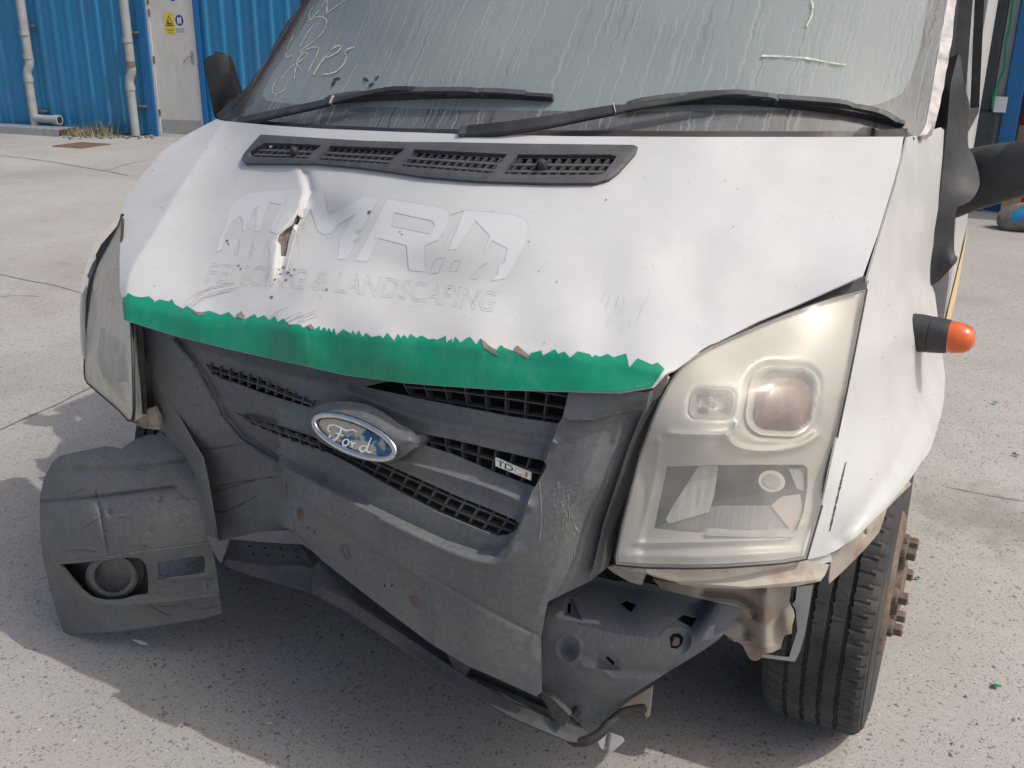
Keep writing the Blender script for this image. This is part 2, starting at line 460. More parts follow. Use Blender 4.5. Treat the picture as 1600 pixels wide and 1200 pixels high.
M['lip'] = simple('dark_lip_plastic', (.058, .062, .064), .8, var=.15, vscale=7, mottle=.25, dirt=(.12, .115, .10), dirt_amt=.5, dscale=6, spec=.2)
M['chip'] = simple('paint_chip', (.13, .115, .10), .8, var=.4, vscale=90)
M['chalk'] = simple('chalk_pen', (.56, .555, .46), .9, var=.2, vscale=60)
M['label_silver'] = simple('badge_silver', (.55, .53, .49), .4, metal=.3, var=.1, vscale=60)
M['ink'] = simple('black_ink', (.015, .015, .015), .5)
M['ink_red'] = simple('faded_red_letter', (.30, .12, .06), .5)
M['grime_pale'] = simple('pale_scuff', (.27, .25, .215), .85, var=.3, vscale=80)

# pane reflectance (Schlick), the same from both sides of a thin pane
def schlick(nt):
    lw = node(nt, 'ShaderNodeLayerWeight'); lw.inputs[0].default_value = .5
    pw = node(nt, 'ShaderNodeMath', operation='POWER'); pw.inputs[1].default_value = 5.0; nt.links.new(lw.outputs['Facing'], pw.inputs[0])
    ma = node(nt, 'ShaderNodeMath', operation='MULTIPLY_ADD'); ma.inputs[1].default_value = .93; ma.inputs[2].default_value = .065; nt.links.new(pw.outputs[0], ma.inputs[0])
    return ma
# windscreen: dusty glass
def make_glass(name='dusty_windscreen'):
    m, nt, b = newmat(name); out = nt.nodes['Material Output']; nt.nodes.remove(b)
    v = coords(nt)
    tr = node(nt, 'ShaderNodeBsdfTransparent'); tr.inputs[0].default_value = (.90, .94, .93, 1)
    gl = node(nt, 'ShaderNodeBsdfGlossy'); gl.inputs['Roughness'].default_value = .06; gl.inputs[0].default_value = (.75, .77, .80, 1)
    fr = schlick(nt)
    m1 = node(nt, 'ShaderNodeMixShader'); nt.links.new(fr.outputs[0], m1.inputs[0]); nt.links.new(tr.outputs[0], m1.inputs[1]); nt.links.new(gl.outputs[0], m1.inputs[2])
    df = node(nt, 'ShaderNodeBsdfDiffuse')
    cl = noise(nt, v, 3.0, 6, .6)
    nt.links.new(ramp(nt, cl, [(.3, (.40, .43, .43)), (.7, (.49, .495, .475))]), df.inputs[0])
    # dried runs: noise squeezed across the pane and drawn out down its slope, wobbling a little
    def runs(sx, sl, wob, off, th, amt):
        cbw = node(nt, 'ShaderNodeCombineXYZ'); nt.links.new(noise(nt, v, 26, 3), cbw.inputs[0])
        sc = node(nt, 'ShaderNodeVectorMath', operation='SCALE'); sc.inputs['Scale'].default_value = wob*sx; nt.links.new(cbw.outputs[0], sc.inputs[0])
        mp = coords(nt, (sx, sl, sl)); ad = node(nt, 'ShaderNodeVectorMath', operation='ADD'); nt.links.new(mp, ad.inputs[0]); nt.links.new(sc.outputs[0], ad.inputs[1])
        a2 = node(nt, 'ShaderNodeVectorMath', operation='ADD'); a2.inputs[1].default_value = (off, off*.3, off*.7); nt.links.new(ad.outputs[0], a2.inputs[0])
        return ramp(nt, noise(nt, a2.outputs[0], 1.0, 2, .5), [(th, 0.0), (th+.05, amt)])
    def add(a, b, op='ADD', clamp=False):
        n = node(nt, 'ShaderNodeMath', operation=op, use_clamp=clamp)
        for i, x in enumerate((a, b)): nt.links.new(x, n.inputs[i])
        return n.outputs[0]
    light = add(runs(110, 2.0, .026, 3, .60, .20), runs(190, 2.6, .02, 11, .61, .18))
    patch = ramp(nt, noise(nt, v, 2.4, 3, .5), [(.42, 0.0), (.60, 1.0)])
    dark = add(add(runs(95, 2.2, .03, 23, .61, .30), runs(210, 3.5, .02, 37, .62, .18)), patch, 'MULTIPLY')
    big = ramp(nt, noise(nt, v, 1.7, 4, .5), [(.3, .13), (.7, .24)])
    fine = ramp(nt, noise(nt, v, 420, 2, .5), [(.35, .0), (.7, .06)])
    tot = add(add(add(big, light), dark, 'SUBTRACT'), fine, 'ADD', True)
    m2 = node(nt, 'ShaderNodeMixShader'); nt.links.new(tot, m2.inputs[0]); nt.links.new(m1.outputs[0], m2.inputs[1]); nt.links.new(df.outputs[0], m2.inputs[2])
    nt.links.new(m2.outputs[0], out.inputs[0]); return m
M['glass'] = make_glass()
def make_lens(name, tint, haze, hazecol, rough=.08):
    m, nt, b = newmat(name); out = nt.nodes['Material Output']; nt.nodes.remove(b); v = coords(nt)
    tr = node(nt, 'ShaderNodeBsdfTransparent'); tr.inputs[0].default_value = (*tint, 1)
    gl = node(nt, 'ShaderNodeBsdfGlossy'); gl.inputs['Roughness'].default_value = rough
    fr = schlick(nt)
    m1 = node(nt, 'ShaderNodeMixShader'); nt.links.new(fr.outputs[0], m1.inputs[0]); nt.links.new(tr.outputs[0], m1.inputs[1]); nt.links.new(gl.outputs[0], m1.inputs[2])
    df = node(nt, 'ShaderNodeBsdfDiffuse'); df.inputs[0].default_value = (*hazecol, 1)
    m2 = node(nt, 'ShaderNodeMixShader'); nt.links.new(ramp(nt, noise(nt, v, 9, 6, .6), [(.3, haze*.6), (.7, haze*1.4)]), m2.inputs[0])
    nt.links.new(m1.outputs[0], m2.inputs[1]); nt.links.new(df.outputs[0], m2.inputs[2]); nt.links.new(m2.outputs[0], out.inputs[0]); return m
M['lens'] = make_lens('yellowed_lens', (.96, .945, .90), .27, (.50, .485, .445))
M['lens_old'] = make_lens('clouded_lens', (.95, .93, .88), .34, (.80, .74, .62), .22)
M['sideglass'] = make_lens('side_window_glass', (.5, .55, .53), .55, (.46, .49, .47))

def ground_mat():
    m, nt, b = newmat('washed_concrete'); v = coords(nt)
    c0 = ramp(nt, noise(nt, v, 1.3, 8, .62), [(.3, (.34, .323, .297)), (.7, (.42, .402, .373))])
    c1 = mix(nt, ramp(nt, noise(nt, v, 160, 3, .6), [(.3, .0), (.75, .45)]), c0, (.27, .26, .245))
    wv = node(nt, 'ShaderNodeVectorMath', operation='MULTIPLY_ADD')
    nz = node(nt, 'ShaderNodeTexNoise'); nz.inputs['Scale'].default_value = 55; nz.inputs['Detail'].default_value = 2
    nt.links.new(v, nz.inputs['Vector']); nt.links.new(nz.outputs['Color'], wv.inputs[0]); wv.inputs[1].default_value = (.018, .018, 0); nt.links.new(v, wv.inputs[2])
    h = None
    col = c1
    for sc, lo, keep, amt in ((44, .24, .80, .8), (78, .27, .68, .8), (140, .30, .55, .75), (260, .34, .5, .55)):
        vo = node(nt, 'ShaderNodeTexVoronoi'); vo.inputs['Scale'].default_value = sc; nt.links.new(wv.outputs[0], vo.inputs['Vector'])
        inr = ramp(nt, vo.outputs['Distance'], [(lo-.03, 1.0), (lo+.05, 0.0)])
        sp = node(nt, 'ShaderNodeSeparateColor'); nt.links.new(vo.outputs['Color'], sp.inputs[0])
        kp = ramp(nt, sp.outputs[0], [(keep, 0.0), (keep+.02, amt)])
        cc = ramp(nt, sp.outputs[1], [(.0, (.085, .09, .10)), (.35, (.14, .135, .13)), (.62, (.22, .17, .14)), (.8, (.12, .13, .15)), (.93, (.30, .28, .26)), (1.0, (.62, .60, .57))])
        f = node(nt, 'ShaderNodeMath', operation='MULTIPLY'); nt.links.new(inr, f.inputs[0]); nt.links.new(kp, f.inputs[1])
        col = mix(nt, f.outputs[0], col, cc)
        h = f.outputs[0] if h is None else h
    # stains
    col = mix(nt, ramp(nt, noise(nt, v, .55, 6, .6, .3), [(.50, 0.0), (.72, .42)]), col, (.19, .175, .155))
    col = mix(nt, ramp(nt, noise(nt, v, 5.0, 6, .7), [(.45, 0.0), (.75, .22)]), col, (.22, .205, .185))
    for (sx_, sy_, sr_, sa_) in ((1.22, 1.95, .42, .45), (-1.9, .25, .5, .16), (.1, -.35, .6, .14), (-6.5, 6.0, 1.6, .22), (-4.2, 3.2, .9, .18)):
        vd = node(nt, 'ShaderNodeVectorMath', operation='DISTANCE'); nt.links.new(v, vd.inputs[0]); vd.inputs[1].default_value = (sx_, sy_, 0)
        ad = node(nt, 'ShaderNodeMath', operation='MULTIPLY_ADD'); nt.links.new(noise(nt, v, 3.5/sr_, 6, .65), ad.inputs[0]); ad.inputs[1].default_value = sr_*1.6; nt.links.new(vd.outputs['Value'], ad.inputs[2])
        col = mix(nt, ramp(nt, ad.outputs[0], [(min(.99, sr_*.95), sa_), (min(1.0, sr_*1.5), 0.0)]), col, (.13, .115, .10))
    nt.links.new(col, b.inputs['Base Color']); b.inputs['Roughness'].default_value = .88; b.inputs['Specular IOR Level'].default_value = .25
    bump(nt, b, noise(nt, v, 130, 5, .65), .35, .004); return m
M['ground'] = ground_mat()
M['crack'] = simple('crack_dirt', (.215, .195, .17), .95, var=.3, vscale=40)
M['cladding'] = simple('blue_cladding', (.014, .20, .41), .45, var=.08, vscale=3, dirt=(.05, .15, .24), dirt_amt=.5, dscale=2.2, stretch=(3, 3, .25), coat=.1)
M['bluepaint'] = simple('blue_frame_paint', (.01, .13, .33), .4, var=.08, vscale=4)
M['doorpaint'] = simple('cream_door_paint', (.64, .61, .565), .5, var=.03, vscale=3, dirt=(.42, .40, .36), dirt_amt=.4, dscale=4, stretch=(2, 2, .5))
M['kick'] = simple('door_kickplate', (.38, .375, .36), .5, metal=.3, var=.05)
M['pipe'] = simple('grey_downpipe', (.33, .34, .335), .55, var=.08, vscale=6, dirt=(.22, .20, .165), dirt_amt=.5, dscale=5)
M['pipe_brown'] = simple('brown_pipe_band', (.15, .12, .10), .6)
M['galv'] = simple('galvanised_steel', (.40, .42, .42), .45, metal=.5, var=.12, vscale=12)
M['grass'] = simple('dry_grass_blade', (.30, .24, .13), .8, var=.25, vscale=9)
M['grassgreen'] = simple('green_grass_blade', (.10, .14, .05), .8, var=.25, vscale=9)
M['grate'] = simple('rusty_grate', (.15, .10, .075), .8, var=.3, vscale=20)
M['yellow'] = simple('sign_yellow', (.70, .58, .05), .5, var=.02)
M['signwhite'] = simple('sign_white', (.62, .63, .63), .5, var=.02)
M['signblue'] = simple('sign_blue', (.01, .05, .24), .5, var=.02)
M['shard'] = simple('green_shard', (.0, .22, .12), .4)
M['scrap'] = simple('white_scrap', (.68, .66, .63), .6)
M['darksteel'] = simple('dark_green_steel', (.032, .042, .042), .5, var=.2, vscale=4, dirt=(.07, .075, .07), dirt_amt=.4)
M['greywall'] = simple('grey_wall', (.33, .345, .34), .7, var=.06, vscale=2, dirt=(.22, .23, .22), dirt_amt=.4)
M['timber'] = simple('weathered_timber', (.36, .25, .12), .75, var=.2, vscale=6, stretch=(8, 8, 1))
M['hose'] = simple('green_hose', (.01, .20, .09), .4)
M['sackblue'] = simple('blue_plastic', (.02, .22, .42), .5, var=.1)
M['sackgrey'] = simple('dirty_sack', (.20, .175, .15), .9, var=.25, vscale=15, grain=.3, gscale=60)
M['red'] = simple('red_cloth', (.38, .03, .05), .8, var=.2)
M['brownbox'] = simple('cardboard', (.34, .26, .17), .8, var=.1)
M['rubble'] = simple('grey_rubble', (.22, .215, .205), .95, var=.3, vscale=20)
M['dash'] = simple('dashboard_plastic', (.018, .018, .020), .7)
M['seat'] = simple('seat_fabric', (.05, .055, .065), .9)

def tyre_mat():
    m, nt, b = newmat('worn_tyre_rubber'); v = coords(nt)
    c = ramp(nt, noise(nt, v, 20, 8, .7), [(.3, (.024, .024, .025)), (.72, (.058, .057, .056))])
    c = mix(nt, ramp(nt, noise(nt, v, 7, 6, .6), [(.50, 0.0), (.7, .5)]), c, (.12, .11, .095))
    nt.links.new(c, b.inputs['Base Color']); b.inputs['Roughness'].default_value = .85
    bump(nt, b, noise(nt, v, 180, 4, .7), .5, .002); return m
M['tyre'] = tyre_mat()
def badge_mat():
    m, nt, b = newmat('flaking_badge_face'); v = coords(nt)
    n = noise(nt, v, 17, 6, .7)
    c = ramp(nt, n, [(.36, (.008, .05, .15)), (.46, (.03, .13, .23)), (.50, (.40, .37, .29)), (.7, (.48, .45, .36))])
    nt.links.new(c, b.inputs['Base Color']); b.inputs['Roughness'].default_value = .4; return m
M['badge'] = badge_mat()

def text_mesh(txt, parent=None):
    cu = bpy.data.curves.new('lettering', 'FONT'); cu.body = txt; cu.resolution_u = 4
    o = bpy.data.objects.new('lettering', cu); C.objects.link(o); bpy.context.view_layer.update()
    dg = bpy.context.evaluated_depsgraph_get(); me = o.evaluated_get(dg).to_mesh()
    v = np.array([q.co[:2] for q in me.vertices]); f = [tuple(p.vertices) for p in me.polygons]
    ec = {}
    for p in me.polygons:
        for e in p.edge_keys: ec[e] = ec.get(e, 0)+1
    bd = [e for e, c in ec.items() if c == 1]
    o.evaluated_get(dg).to_mesh_clear(); bpy.data.objects.remove(o); bpy.data.curves.remove(cu)
    lo, hi = v.min(0), v.max(0); return (v-lo)/(hi-lo), f, bd
def quad_map(s, q):
    TL, TR, BR, BL = [np.asarray(a, float) for a in q]; x, y = s[:, :1], s[:, 1:]
    return (BL*(1-x)+BR*x)*(1-y)+(TL*(1-x)+TR*x)*y

# ================================================================= SETTING
gr = mesh_obj('ground', [(-140, -60, 0), (140, -60, 0), (140, 160, 0), (-140, 160, 0)], [(0, 1, 2, 3)], M['ground'], smooth=False); structure(gr)
def crack(pts, wpx):
    mb = MB(); p = crs(pts, 8); jit = np.cumsum(rng.normal(0, .25, len(p))); jit -= np.linspace(0, jit[-1], len(p))
    p = p+np.stack([0*jit, jit*.6], 1); n = len(p); X = atZ(p, 0.004)
    half = []
    for i in range(n):
        t = X[min(i+1, n-1)]-X[max(i-1, 0)]; s = np.cross(t, [0, 0, 1]); s /= np.linalg.norm(s)+1e-9
        half.append(s*wpx*(0.6+.8*rng.random()))
    half = np.array(half)
    mb.add(np.vstack([X+half, X-half]), [(i, i+1, n+i+1, n+i) for i in range(n-1)])
    structure(mb.build('ground_crack', M['crack'], smooth=False))
crack([(0, 671), (40, 652), (90, 630), (130, 610), (162, 597)], .0035)
crack([(0, 428), (40, 437), (75, 443), (110, 452), (132, 458)], .004)
crack([(0, 463), (30, 461), (60, 463)], .003)
crack([(0, 243), (60, 250), (120, 260), (162, 267), (200, 274)], .008)
crack([(162, 267), (200, 256), (240, 248)], .006)
crack([(1480, 760), (1530, 770), (1600, 782)], .002)

# ----- blue clad building
building = empty('clad_building', tuple(G(60, 204)))
tag(building, 'blue corrugated metal building with cream door behind the van', 'building')
A0 = G(60, 204); A1 = G(252, 213); wd = A1-A0; wd[2] = 0; wd /= np.linalg.norm(wd); wn = np.array([wd[1], -wd[0], 0.0])   # towards the camera
if wn[1] > 0: wn = -wn
def wpix(uv, d=0.0):
    X = on_plane(uv, A0+wn*d, wn); q = X-A0; return np.stack([q @ wd, q[:, 2]], 1)
def W(s, h, d=0.0): return A0+wd*s+np.array([0, 0, h])+wn*d - np.array([0, 0, A0[2]])
WM = Matrix(((wd[0], 0, wn[0], A0[0]), (wd[1], 0, wn[1], A0[1]), (0, 1, 0, 0), (0, 0, 0, 1)))   # local (s, h, d)
LM = Matrix.Translation(-Vector(A0)) @ WM
def WL(mb): mb.v = [tuple(LM @ Vector(q)) for q in mb.v]; return mb
d_s0 = wpix([(243, 110)])[0][0]; d_s1 = wpix([(305, 80)])[0][0]
print('door s', d_s0, d_s1, 'sign', wpix([(255, 20), (289, 55), (303, 90), (255, 212)]))
def clad(s0, s1, h0, h1, H=None):
    mb = MB(); xs = [s0]
    xs = []; s = math.floor(s0/.25)*.25
    prof = [(0, 0), (.035, .032), (.075, .032), (.11, 0), (.16, 0), (.168, .006), (.18, .006), (.188, 0)]
    pts = []
    while s < s1+.25:
        for a, d in prof:
            if s0 <= s+a <= s1: pts.append((s+a, d))
        s += .25
    n = len(pts); V = [(a, h0, d) for a, d in pts]+[(a, h1, d) for a, d in pts]
    mb.add(V, [(i, i+1, n+i+1, n+i) for i in range(n-1)])
    return WL(mb)
ss = -4.0
while ss < 9.0:
    e = ss+1.0
    if e <= d_s0-.06 or ss >= d_s1+.08: clad(ss, e, .02, 4.6).build('cladding_sheet', M['cladding'], building, smooth=False)
    else:
        if ss < d_s0-.06: clad(ss, d_s0-.05, .02, 4.6).build('cladding_sheet', M['cladding'], building, smooth=False)
        if e > d_s1+.08: clad(d_s1+.06, e, .02, 4.6).build('cladding_sheet', M['cladding'], building, smooth=False)
        clad(max(ss, d_s0-.05), min(e, d_s1+.06), 2.12, 4.6).build('cladding_sheet', M['cladding'], building, smooth=False)
    ss = e
mb = MB(); mb.box((-4, 0, -.25), (9, 4.55, -.16)); WL(mb).build('backing_wall', M['bluepaint'], building, smooth=False)
mb = MB(); mb.box((-4.0, 4.55, -.3), (9, 4.75, .12)); WL(mb).build('eaves_trim', M['bluepaint'], building, smooth=False)
# door
door = MB(); door.box((d_s0, .06, -.05), (d_s1, 2.06, -.005), bev=.004); door = WL(door).build('door', M['doorpaint'], building, smooth=False)
mb = MB(); mb.box((d_s0+.015, .05, -.0045), (d_s1-.015, .24, .001)); WL(mb).build('kick_plate', M['kick'], door, smooth=False)
mb = MB(); mb.box((d_s0-.20, .0, .001), (d_s0-.05, 2.2, .05)); WL(mb).build('flashing', M['bluepaint'], building, smooth=False)
mb = MB(); mb.box((d_s1+.05, .0, .001), (d_s1+.13, 2.2, .045)); WL(mb).build('flashing', M['bluepaint'], building, smooth=False)
mb = MB(); mb.box((d_s0-.049, 0, -.06), (d_s0-.004, 2.1, .01)); mb.box((d_s1+.004, 0, -.06), (d_s1+.049, 2.1, .01)); mb.box((d_s0-.049, 2.1, -.06), (d_s1+.049, 2.15, .01)); mb.box((d_s0-.004, -.0, -.06), (d_s1+.004, .045, .02))
WL(mb).build('door_frame', M['doorpaint'], building, smooth=False)
for hz in (.28, 1.0, 1.62, 1.78):
    mb = MB(); mb.tube([(d_s0-.004, hz, .008), (d_s0-.004, hz+.10, .008)], .011, 8); WL(mb).build('hinge', M['rust'], door)
hp = wpix([(303, 84)])[0]; hx = d_s1-.06; hy = min(max(hp[1], .95), 1.12)
mb = MB(); mb.box((hx-.02, hy-.12, -.005), (hx+.022, hy+.06, .006)); mb.tube([(hx, hy, .0), (hx, hy, .05)], .011, 8); mb.tube([(hx, hy, .05), (hx-.05, hy-.03, .052), (hx-.11, hy-.10, .05)], .011, 8)
WL(mb).build('door_handle', M['galv'], door)
q = wpix([(255, 19.5), (287, 20), (289, 54), (258.5, 53.5)]); x0, x1 = q[:, 0].min(), q[:, 0].max(); y0, y1 = q[:, 1].min(), q[:, 1].max(); xm = x0+(x1-x0)*.5
sg = MB(); sg.box((x0, y0, -.0048), (xm-.001, y1, -.001), 0); sg.box((xm+.001, y0, -.0048), (x1, y1, -.001), 1)
def sflat(poly, d, mi): n = len(poly); sg.add([(a, b, d) for a, b in poly], [tuple(range(n))], mi)
hw = (xm-x0); hh = (y1-y0); cx = (x0+xm)/2; cy = y0+hh*.62
sflat([(cx-hw*.40, cy-hh*.24), (cx+hw*.40, cy-hh*.24), (cx, cy+hh*.27)], 0.0, 2)
sflat([(cx-hw*.30, cy-hh*.195), (cx+hw*.30, cy-hh*.195), (cx, cy+hh*.19)], .001, 0)
sflat([(cx-.4*hw*.5, cy-hh*.17), (cx+.4*hw*.5, cy-hh*.17), (cx+.36*hw*.5, cy-hh*.10), (cx-.1*hw*.5, cy-hh*.10), (cx-.1*hw*.5, cy+hh*.03), (cx-.25*hw*.5, cy+hh*.03)], .002, 2)
for tline, yy in (('FORKLIFTS', .20), ('IN USE', .09)):
    s, f, bd = text_mesh(tline); ww = hw*(.36 if len(tline) > 6 else .22)
    sg.add([(cx+(a-.5)*2*ww, y0+hh*(yy-.04)+b*hh*.075, .0) for a, b in s], f, 2)
cx2 = (xm+x1)/2
sflat([(cx2+hw*.40*math.cos(a), cy+hh*.03+hw*.44*math.sin(a)) for a in np.linspace(0, 2*math.pi, 28, endpoint=False)], 0.0, 3)
sflat([(cx2-hw*.20, cy-hh*.12), (cx2-hw*.03, cy-hh*.12), (cx2, cy-.02*hh), (cx2+hw*.03, cy-hh*.12), (cx2+hw*.20, cy-hh*.12), (cx2+hw*.20, cy+hh*.16), (cx2+hw*.08, cy+hh*.18), (cx2, cy+hh*.10), (cx2-hw*.08, cy+hh*.18), (cx2-hw*.20, cy+hh*.16)], .001, 1)
for k, yy in enumerate((.26, .20, .14, .09)):
    xx = cx2-hw*.40
    while xx < cx2+hw*.36:
        l = hw*(.04+.05*rng.random()); sflat([(xx, y0+hh*yy), (xx+l, y0+hh*yy), (xx+l, y0+hh*(yy+.025)), (xx, y0+hh*(yy+.025))], 0.0, 2); xx += l+hw*.03
sg = WL(sg); sg.build('sign', None, door, smooth=False, mats=[M['yellow'], M['signwhite'], M['ink'], M['signblue']])
q = wpix([(264, -14), (275, -14), (275, 6.5), (264, 6.5)]); x0, x1 = q[:, 0].min(), q[:, 0].max(); y0, y1 = q[:, 1].min(), q[:, 1].max()
sg = MB(); sg.box((x0, y0, -.0048), (x1, y1, -.001), 1); cx = (x0+x1)/2; cy = (y0+y1)/2+.01; rr = (x1-x0)*.43
sflat([(cx+rr*math.cos(a), cy+rr*math.sin(a)) for a in np.linspace(0, 2*math.pi, 28, endpoint=False)], 0.0, 3)
sflat([(cx-rr*.5, cy-rr*.55), (cx+rr*.5, cy-rr*.55), (cx+rr*.62, cy-rr*.2), (cx-rr*.62, cy-rr*.2)], .001, 1)
WL(sg).build('sign', None, door, smooth=False, mats=[M['yellow'], M['signwhite'], M['ink'], M['signblue']])
# downpipes
def downpipe(s, hs, out, kind):
    mb = MB(); r = .062
    top = [(s, 4.5, .10+r), (s, hs+.30, .10+r)]
    mb.tube(top, r, 14)
    sh = -.05 if kind == 0 else -.045
    p = [(s, hs+.30, .10+r), (s, hs+.20, .10+r), (s+sh, hs+.08, .11+r), (s+sh, hs, .11+r), (s+sh, hs-.9 if hs > .95 else .02, .11+r)]
    mb.tube(crs(p[:4], 4), r, 14)
    mb.tube([(s+sh, hs, .11+r), (s+sh, .02, .11+r)], r*.97, 14)
    pipe = WL(mb).build('downpipe', M['pipe'], building)
    for h in (hs+.62, hs+.30, hs-.02):
        mb = MB(); mb.tube([(s if h > hs else s+sh, h-.035, .11+r), (s if h > hs else s+sh, h+.035, .11+r)], r*1.12, 14)
        WL(mb).build('pipe_collar', M['pipe_brown'] if (h == hs+.30 and kind) else M['pipe'], pipe)
    for h in (hs+.72, .30 if kind == 0 else .42):
        mb = MB(); mb.box((s-.11, h-.012, .034), (s+.11, h+.012, .11+.02)); WL(mb).build('pipe_bracket', M['pipe_brown'], pipe, smooth=False)
    return pipe, s+sh, r
s1 = wpix([(53, 150)], .17)[0][0]; s2 = wpix([(213, 180)], .17)[0][0]
hs1 = wpix([(50, 122)], .17)[0][1]; hs2 = wpix([(212, 135)], .17)[0][1]
print('pipes', s1, s2, hs1, hs2)
p1, sx, r = downpipe(s1, hs1, .1, 0); downpipe(s2, hs2, .1, 1)
mb = MB(); mb.tube([(sx+r*.6, .20, .18), (sx+.46, .19, .20)], r*.9, 14); WL(mb).build('pipe_branch', M['pipe'], p1)
mb = MB(); mb.tube([(sx+.40, .19, .197), (sx+.47, .19, .20)], r*1.15, 14); WL(mb).build('pipe_collar', M['pipe'], p1)
mb = MB(); mb.tube([(sx+.471, .19, .20), (sx+.475, .19, .20)], r*.8, 14); WL(mb).build('pipe_end', M['cavity'], p1)

# ----- steel channels, grate, dry grass by the wall
def channel(name, a, b, z, lab):
    a = np.array(a); b = np.array(b); t = (b-a)/np.linalg.norm(b-a); s = np.array([-t[1], t[0], 0])
    mb = MB(); prof = [(-.09, .0), (-.09, .10), (.09, .10), (.09, .0), (.082, .0), (.082, .092), (-.082, .092), (-.082, .0)]
    V = [a+s*x+np.array([0, 0, z+y]) for x, y in prof]+[b+s*x+np.array([0, 0, z+y]) for x, y in prof]; n = 8
    mb.add(V, [(i, (i+1) % n, n+(i+1) % n, n+i) for i in range(n)]+[(0, 1, 6, 7), (1, 2, 5, 6), (2, 3, 4, 5), (8, 15, 14, 9), (9, 14, 13, 10), (10, 13, 12, 11)])
    tag(mb.build(name, M['galv'], None, smooth=False), lab, 'metal channel', 'steel channels lying by the wall')
ca = G(-60, 203); cb = G(100, 213)
channel('metal_channel', ca, cb, .0, 'grey steel channel lying on the concrete, nearer the van of the two')
channel('metal_channel', ca+np.array([.25, .22, 0]), cb+np.array([-.1, .2, 0]), .0, 'grey steel channel lying close against the blue wall below the drainpipe')
g4 = [G(82, 229), G(128, 223), G(172, 225), G(128, 232)]
mb = MB(); a, b, c, d = [np.array(q) for q in g4]
gx = a; ex = (d-a); ey = (b-a)
for k in range(12):
    t = k/11; mb.sweep([a+ex*t+[0, 0, .006], a+ey+ex*t+[0, 0, .006]], .014, .012)
for t in (0, .33, .66, 1): mb.sweep([a+ey*t+[0, 0, .004], a+ey*t+ex+[0, 0, .004]], .016, .009)
mb.add([a+[0, 0, .0015], d+[0, 0, .0015], a+ex+ey+[0, 0, .0015], b+[0, 0, .0015]], [(0, 1, 2, 3)])
tag(mb.build('drain_grate', M['grate'], None, smooth=False), 'rusty rectangular drain grate set in the concrete near the dry grass', 'drain grate')
def tuft(cx, n, spread, hmax, mat, name, lean=.0):
    mb = MB()
    for i in range(n):
        u = cx+rng.normal(0, spread); b = G(u, 212.0+rng.normal(0, 1.2)); b = b+np.array([0, .06*rng.normal(), 0])
        h = hmax*(.35+.65*rng.random()); an = rng.uniform(0, 6.28); ln = h*rng.uniform(.2, 1.0)
        dv = np.array([math.cos(an), math.sin(an), 0])*ln+np.array([lean*h, 0, 0]); s = np.array([-math.sin(an), math.cos(an), 0])*.005
        p = [b, b+dv*.35+[0, 0, h*.6], b+dv+[0, 0, h*(.9 if rng.random() < .6 else .35)]]
        mb.add([p[0]-s, p[0]+s, p[1]+s*.7, p[1]-s*.7, p[2]], [(0, 1, 2, 3), (3, 2, 4)])
    o = mb.build(name, mat, None, smooth=False); tag(o, 'tuft of dry straw-coloured grass along the foot of the blue wall' if mat is M['grass'] else 'thin green weeds among the dry grass by the blue wall', 'grass', kind='stuff')
tuft(140, 260, 22, .20, M['grass'], 'dry_grass'); tuft(160, 50, 15, .36, M['grassgreen'], 'green_weeds')
mb = MB()
for i in range(70):
    b = G(rng.uniform(100, 245), 214+rng.normal(0, 1.5)); s = rng.uniform(.01, .03)
    mb.box((b[0]-s, b[1]-s, 0), (b[0]+s, b[1]+s*.7, s*.8))
o = mb.build('wall_debris', M['rubble'], None, smooth=False); tag(o, 'loose grit and leaves along the wall foot by the door', 'debris', kind='stuff')

# ----- right-hand yard behind the van
shed = empty('open_shed', tuple(G(1548, 330)))
sp = np.array(shed.location)
tag(shed, 'open-fronted shed with dark steel column and blue post, right edge behind the mirror', 'shed')
def sbox(name, lo, hi, mat, par=shed, bev=0.0):
    mb = MB(); mb.box(tuple(np.array(lo)-sp), tuple(np.array(hi)-sp), bev=bev); return mb.build(name, mat, par, smooth=False)
Yc = sp[1]
xa = P(1524, 150, Yc)[0]; xb = P(1552, 150, Yc)[0]
sbox('steel_column', (xa, Yc, 0), (xa+(xb-xa)*.95, Yc+.25, 3.2), M['darksteel'], bev=.01)
zz = P(1545, 165, Yc)[2]
sbox('column_base', (xa-.03, Yc-.05, 0), (xb+.06, Yc+.30, zz-.05), M['darksteel'], bev=.01)
xg = P(1562, 100, Yc+.3)[0]; xh = P(1590, 60, Yc+.3)[0]
sbox('wall_panel', (xb-.02, Yc+.30, 0), (xh+.0, Yc+.36, 3.2), M['greywall'])
xp0 = P(1572, 140, Yc+.1)[0]; xp1 = P(1590, 140, Yc+.1)[0]
sbox('door_jamb', (xp0-.09, Yc+.09, 0), (xp0-.005, Yc+.22, 3.2), M['greywall'])
bp = sbox('blue_post', (xp0, Yc+.05, 0), (xp0+.14, Yc+.22, 3.2), M['bluepaint'], bev=.006)
sbox('blue_beam', (xb-.05, Yc-.0, 2.02), (xp0+3.0, Yc+.2, 2.2), M['bluepaint'])
sbox('rear_wall', (xa-4, Yc+3.5, 0), (xp0+5, Yc+3.6, 3.3), M['darksteel'])
sbox('shed_roof', (xa-4, Yc-.3, 3.2), (xp0+5, Yc+3.7, 3.3), M['darksteel'])
sbox('shelf', (xp0+.2, Yc+1.0, 1.02), (xp0+1.6, Yc+1.5, 1.06), M['darksteel'])
sbox('shelf', (xp0+.2, Yc+1.0, 1.38), (xp0+1.6, Yc+1.5, 1.42), M['darksteel'])
sbox('white_bracket', (xb+.02, Yc-.06, zz-.05), (xb+.12, Yc+.02, zz+.08), M['signwhite'])
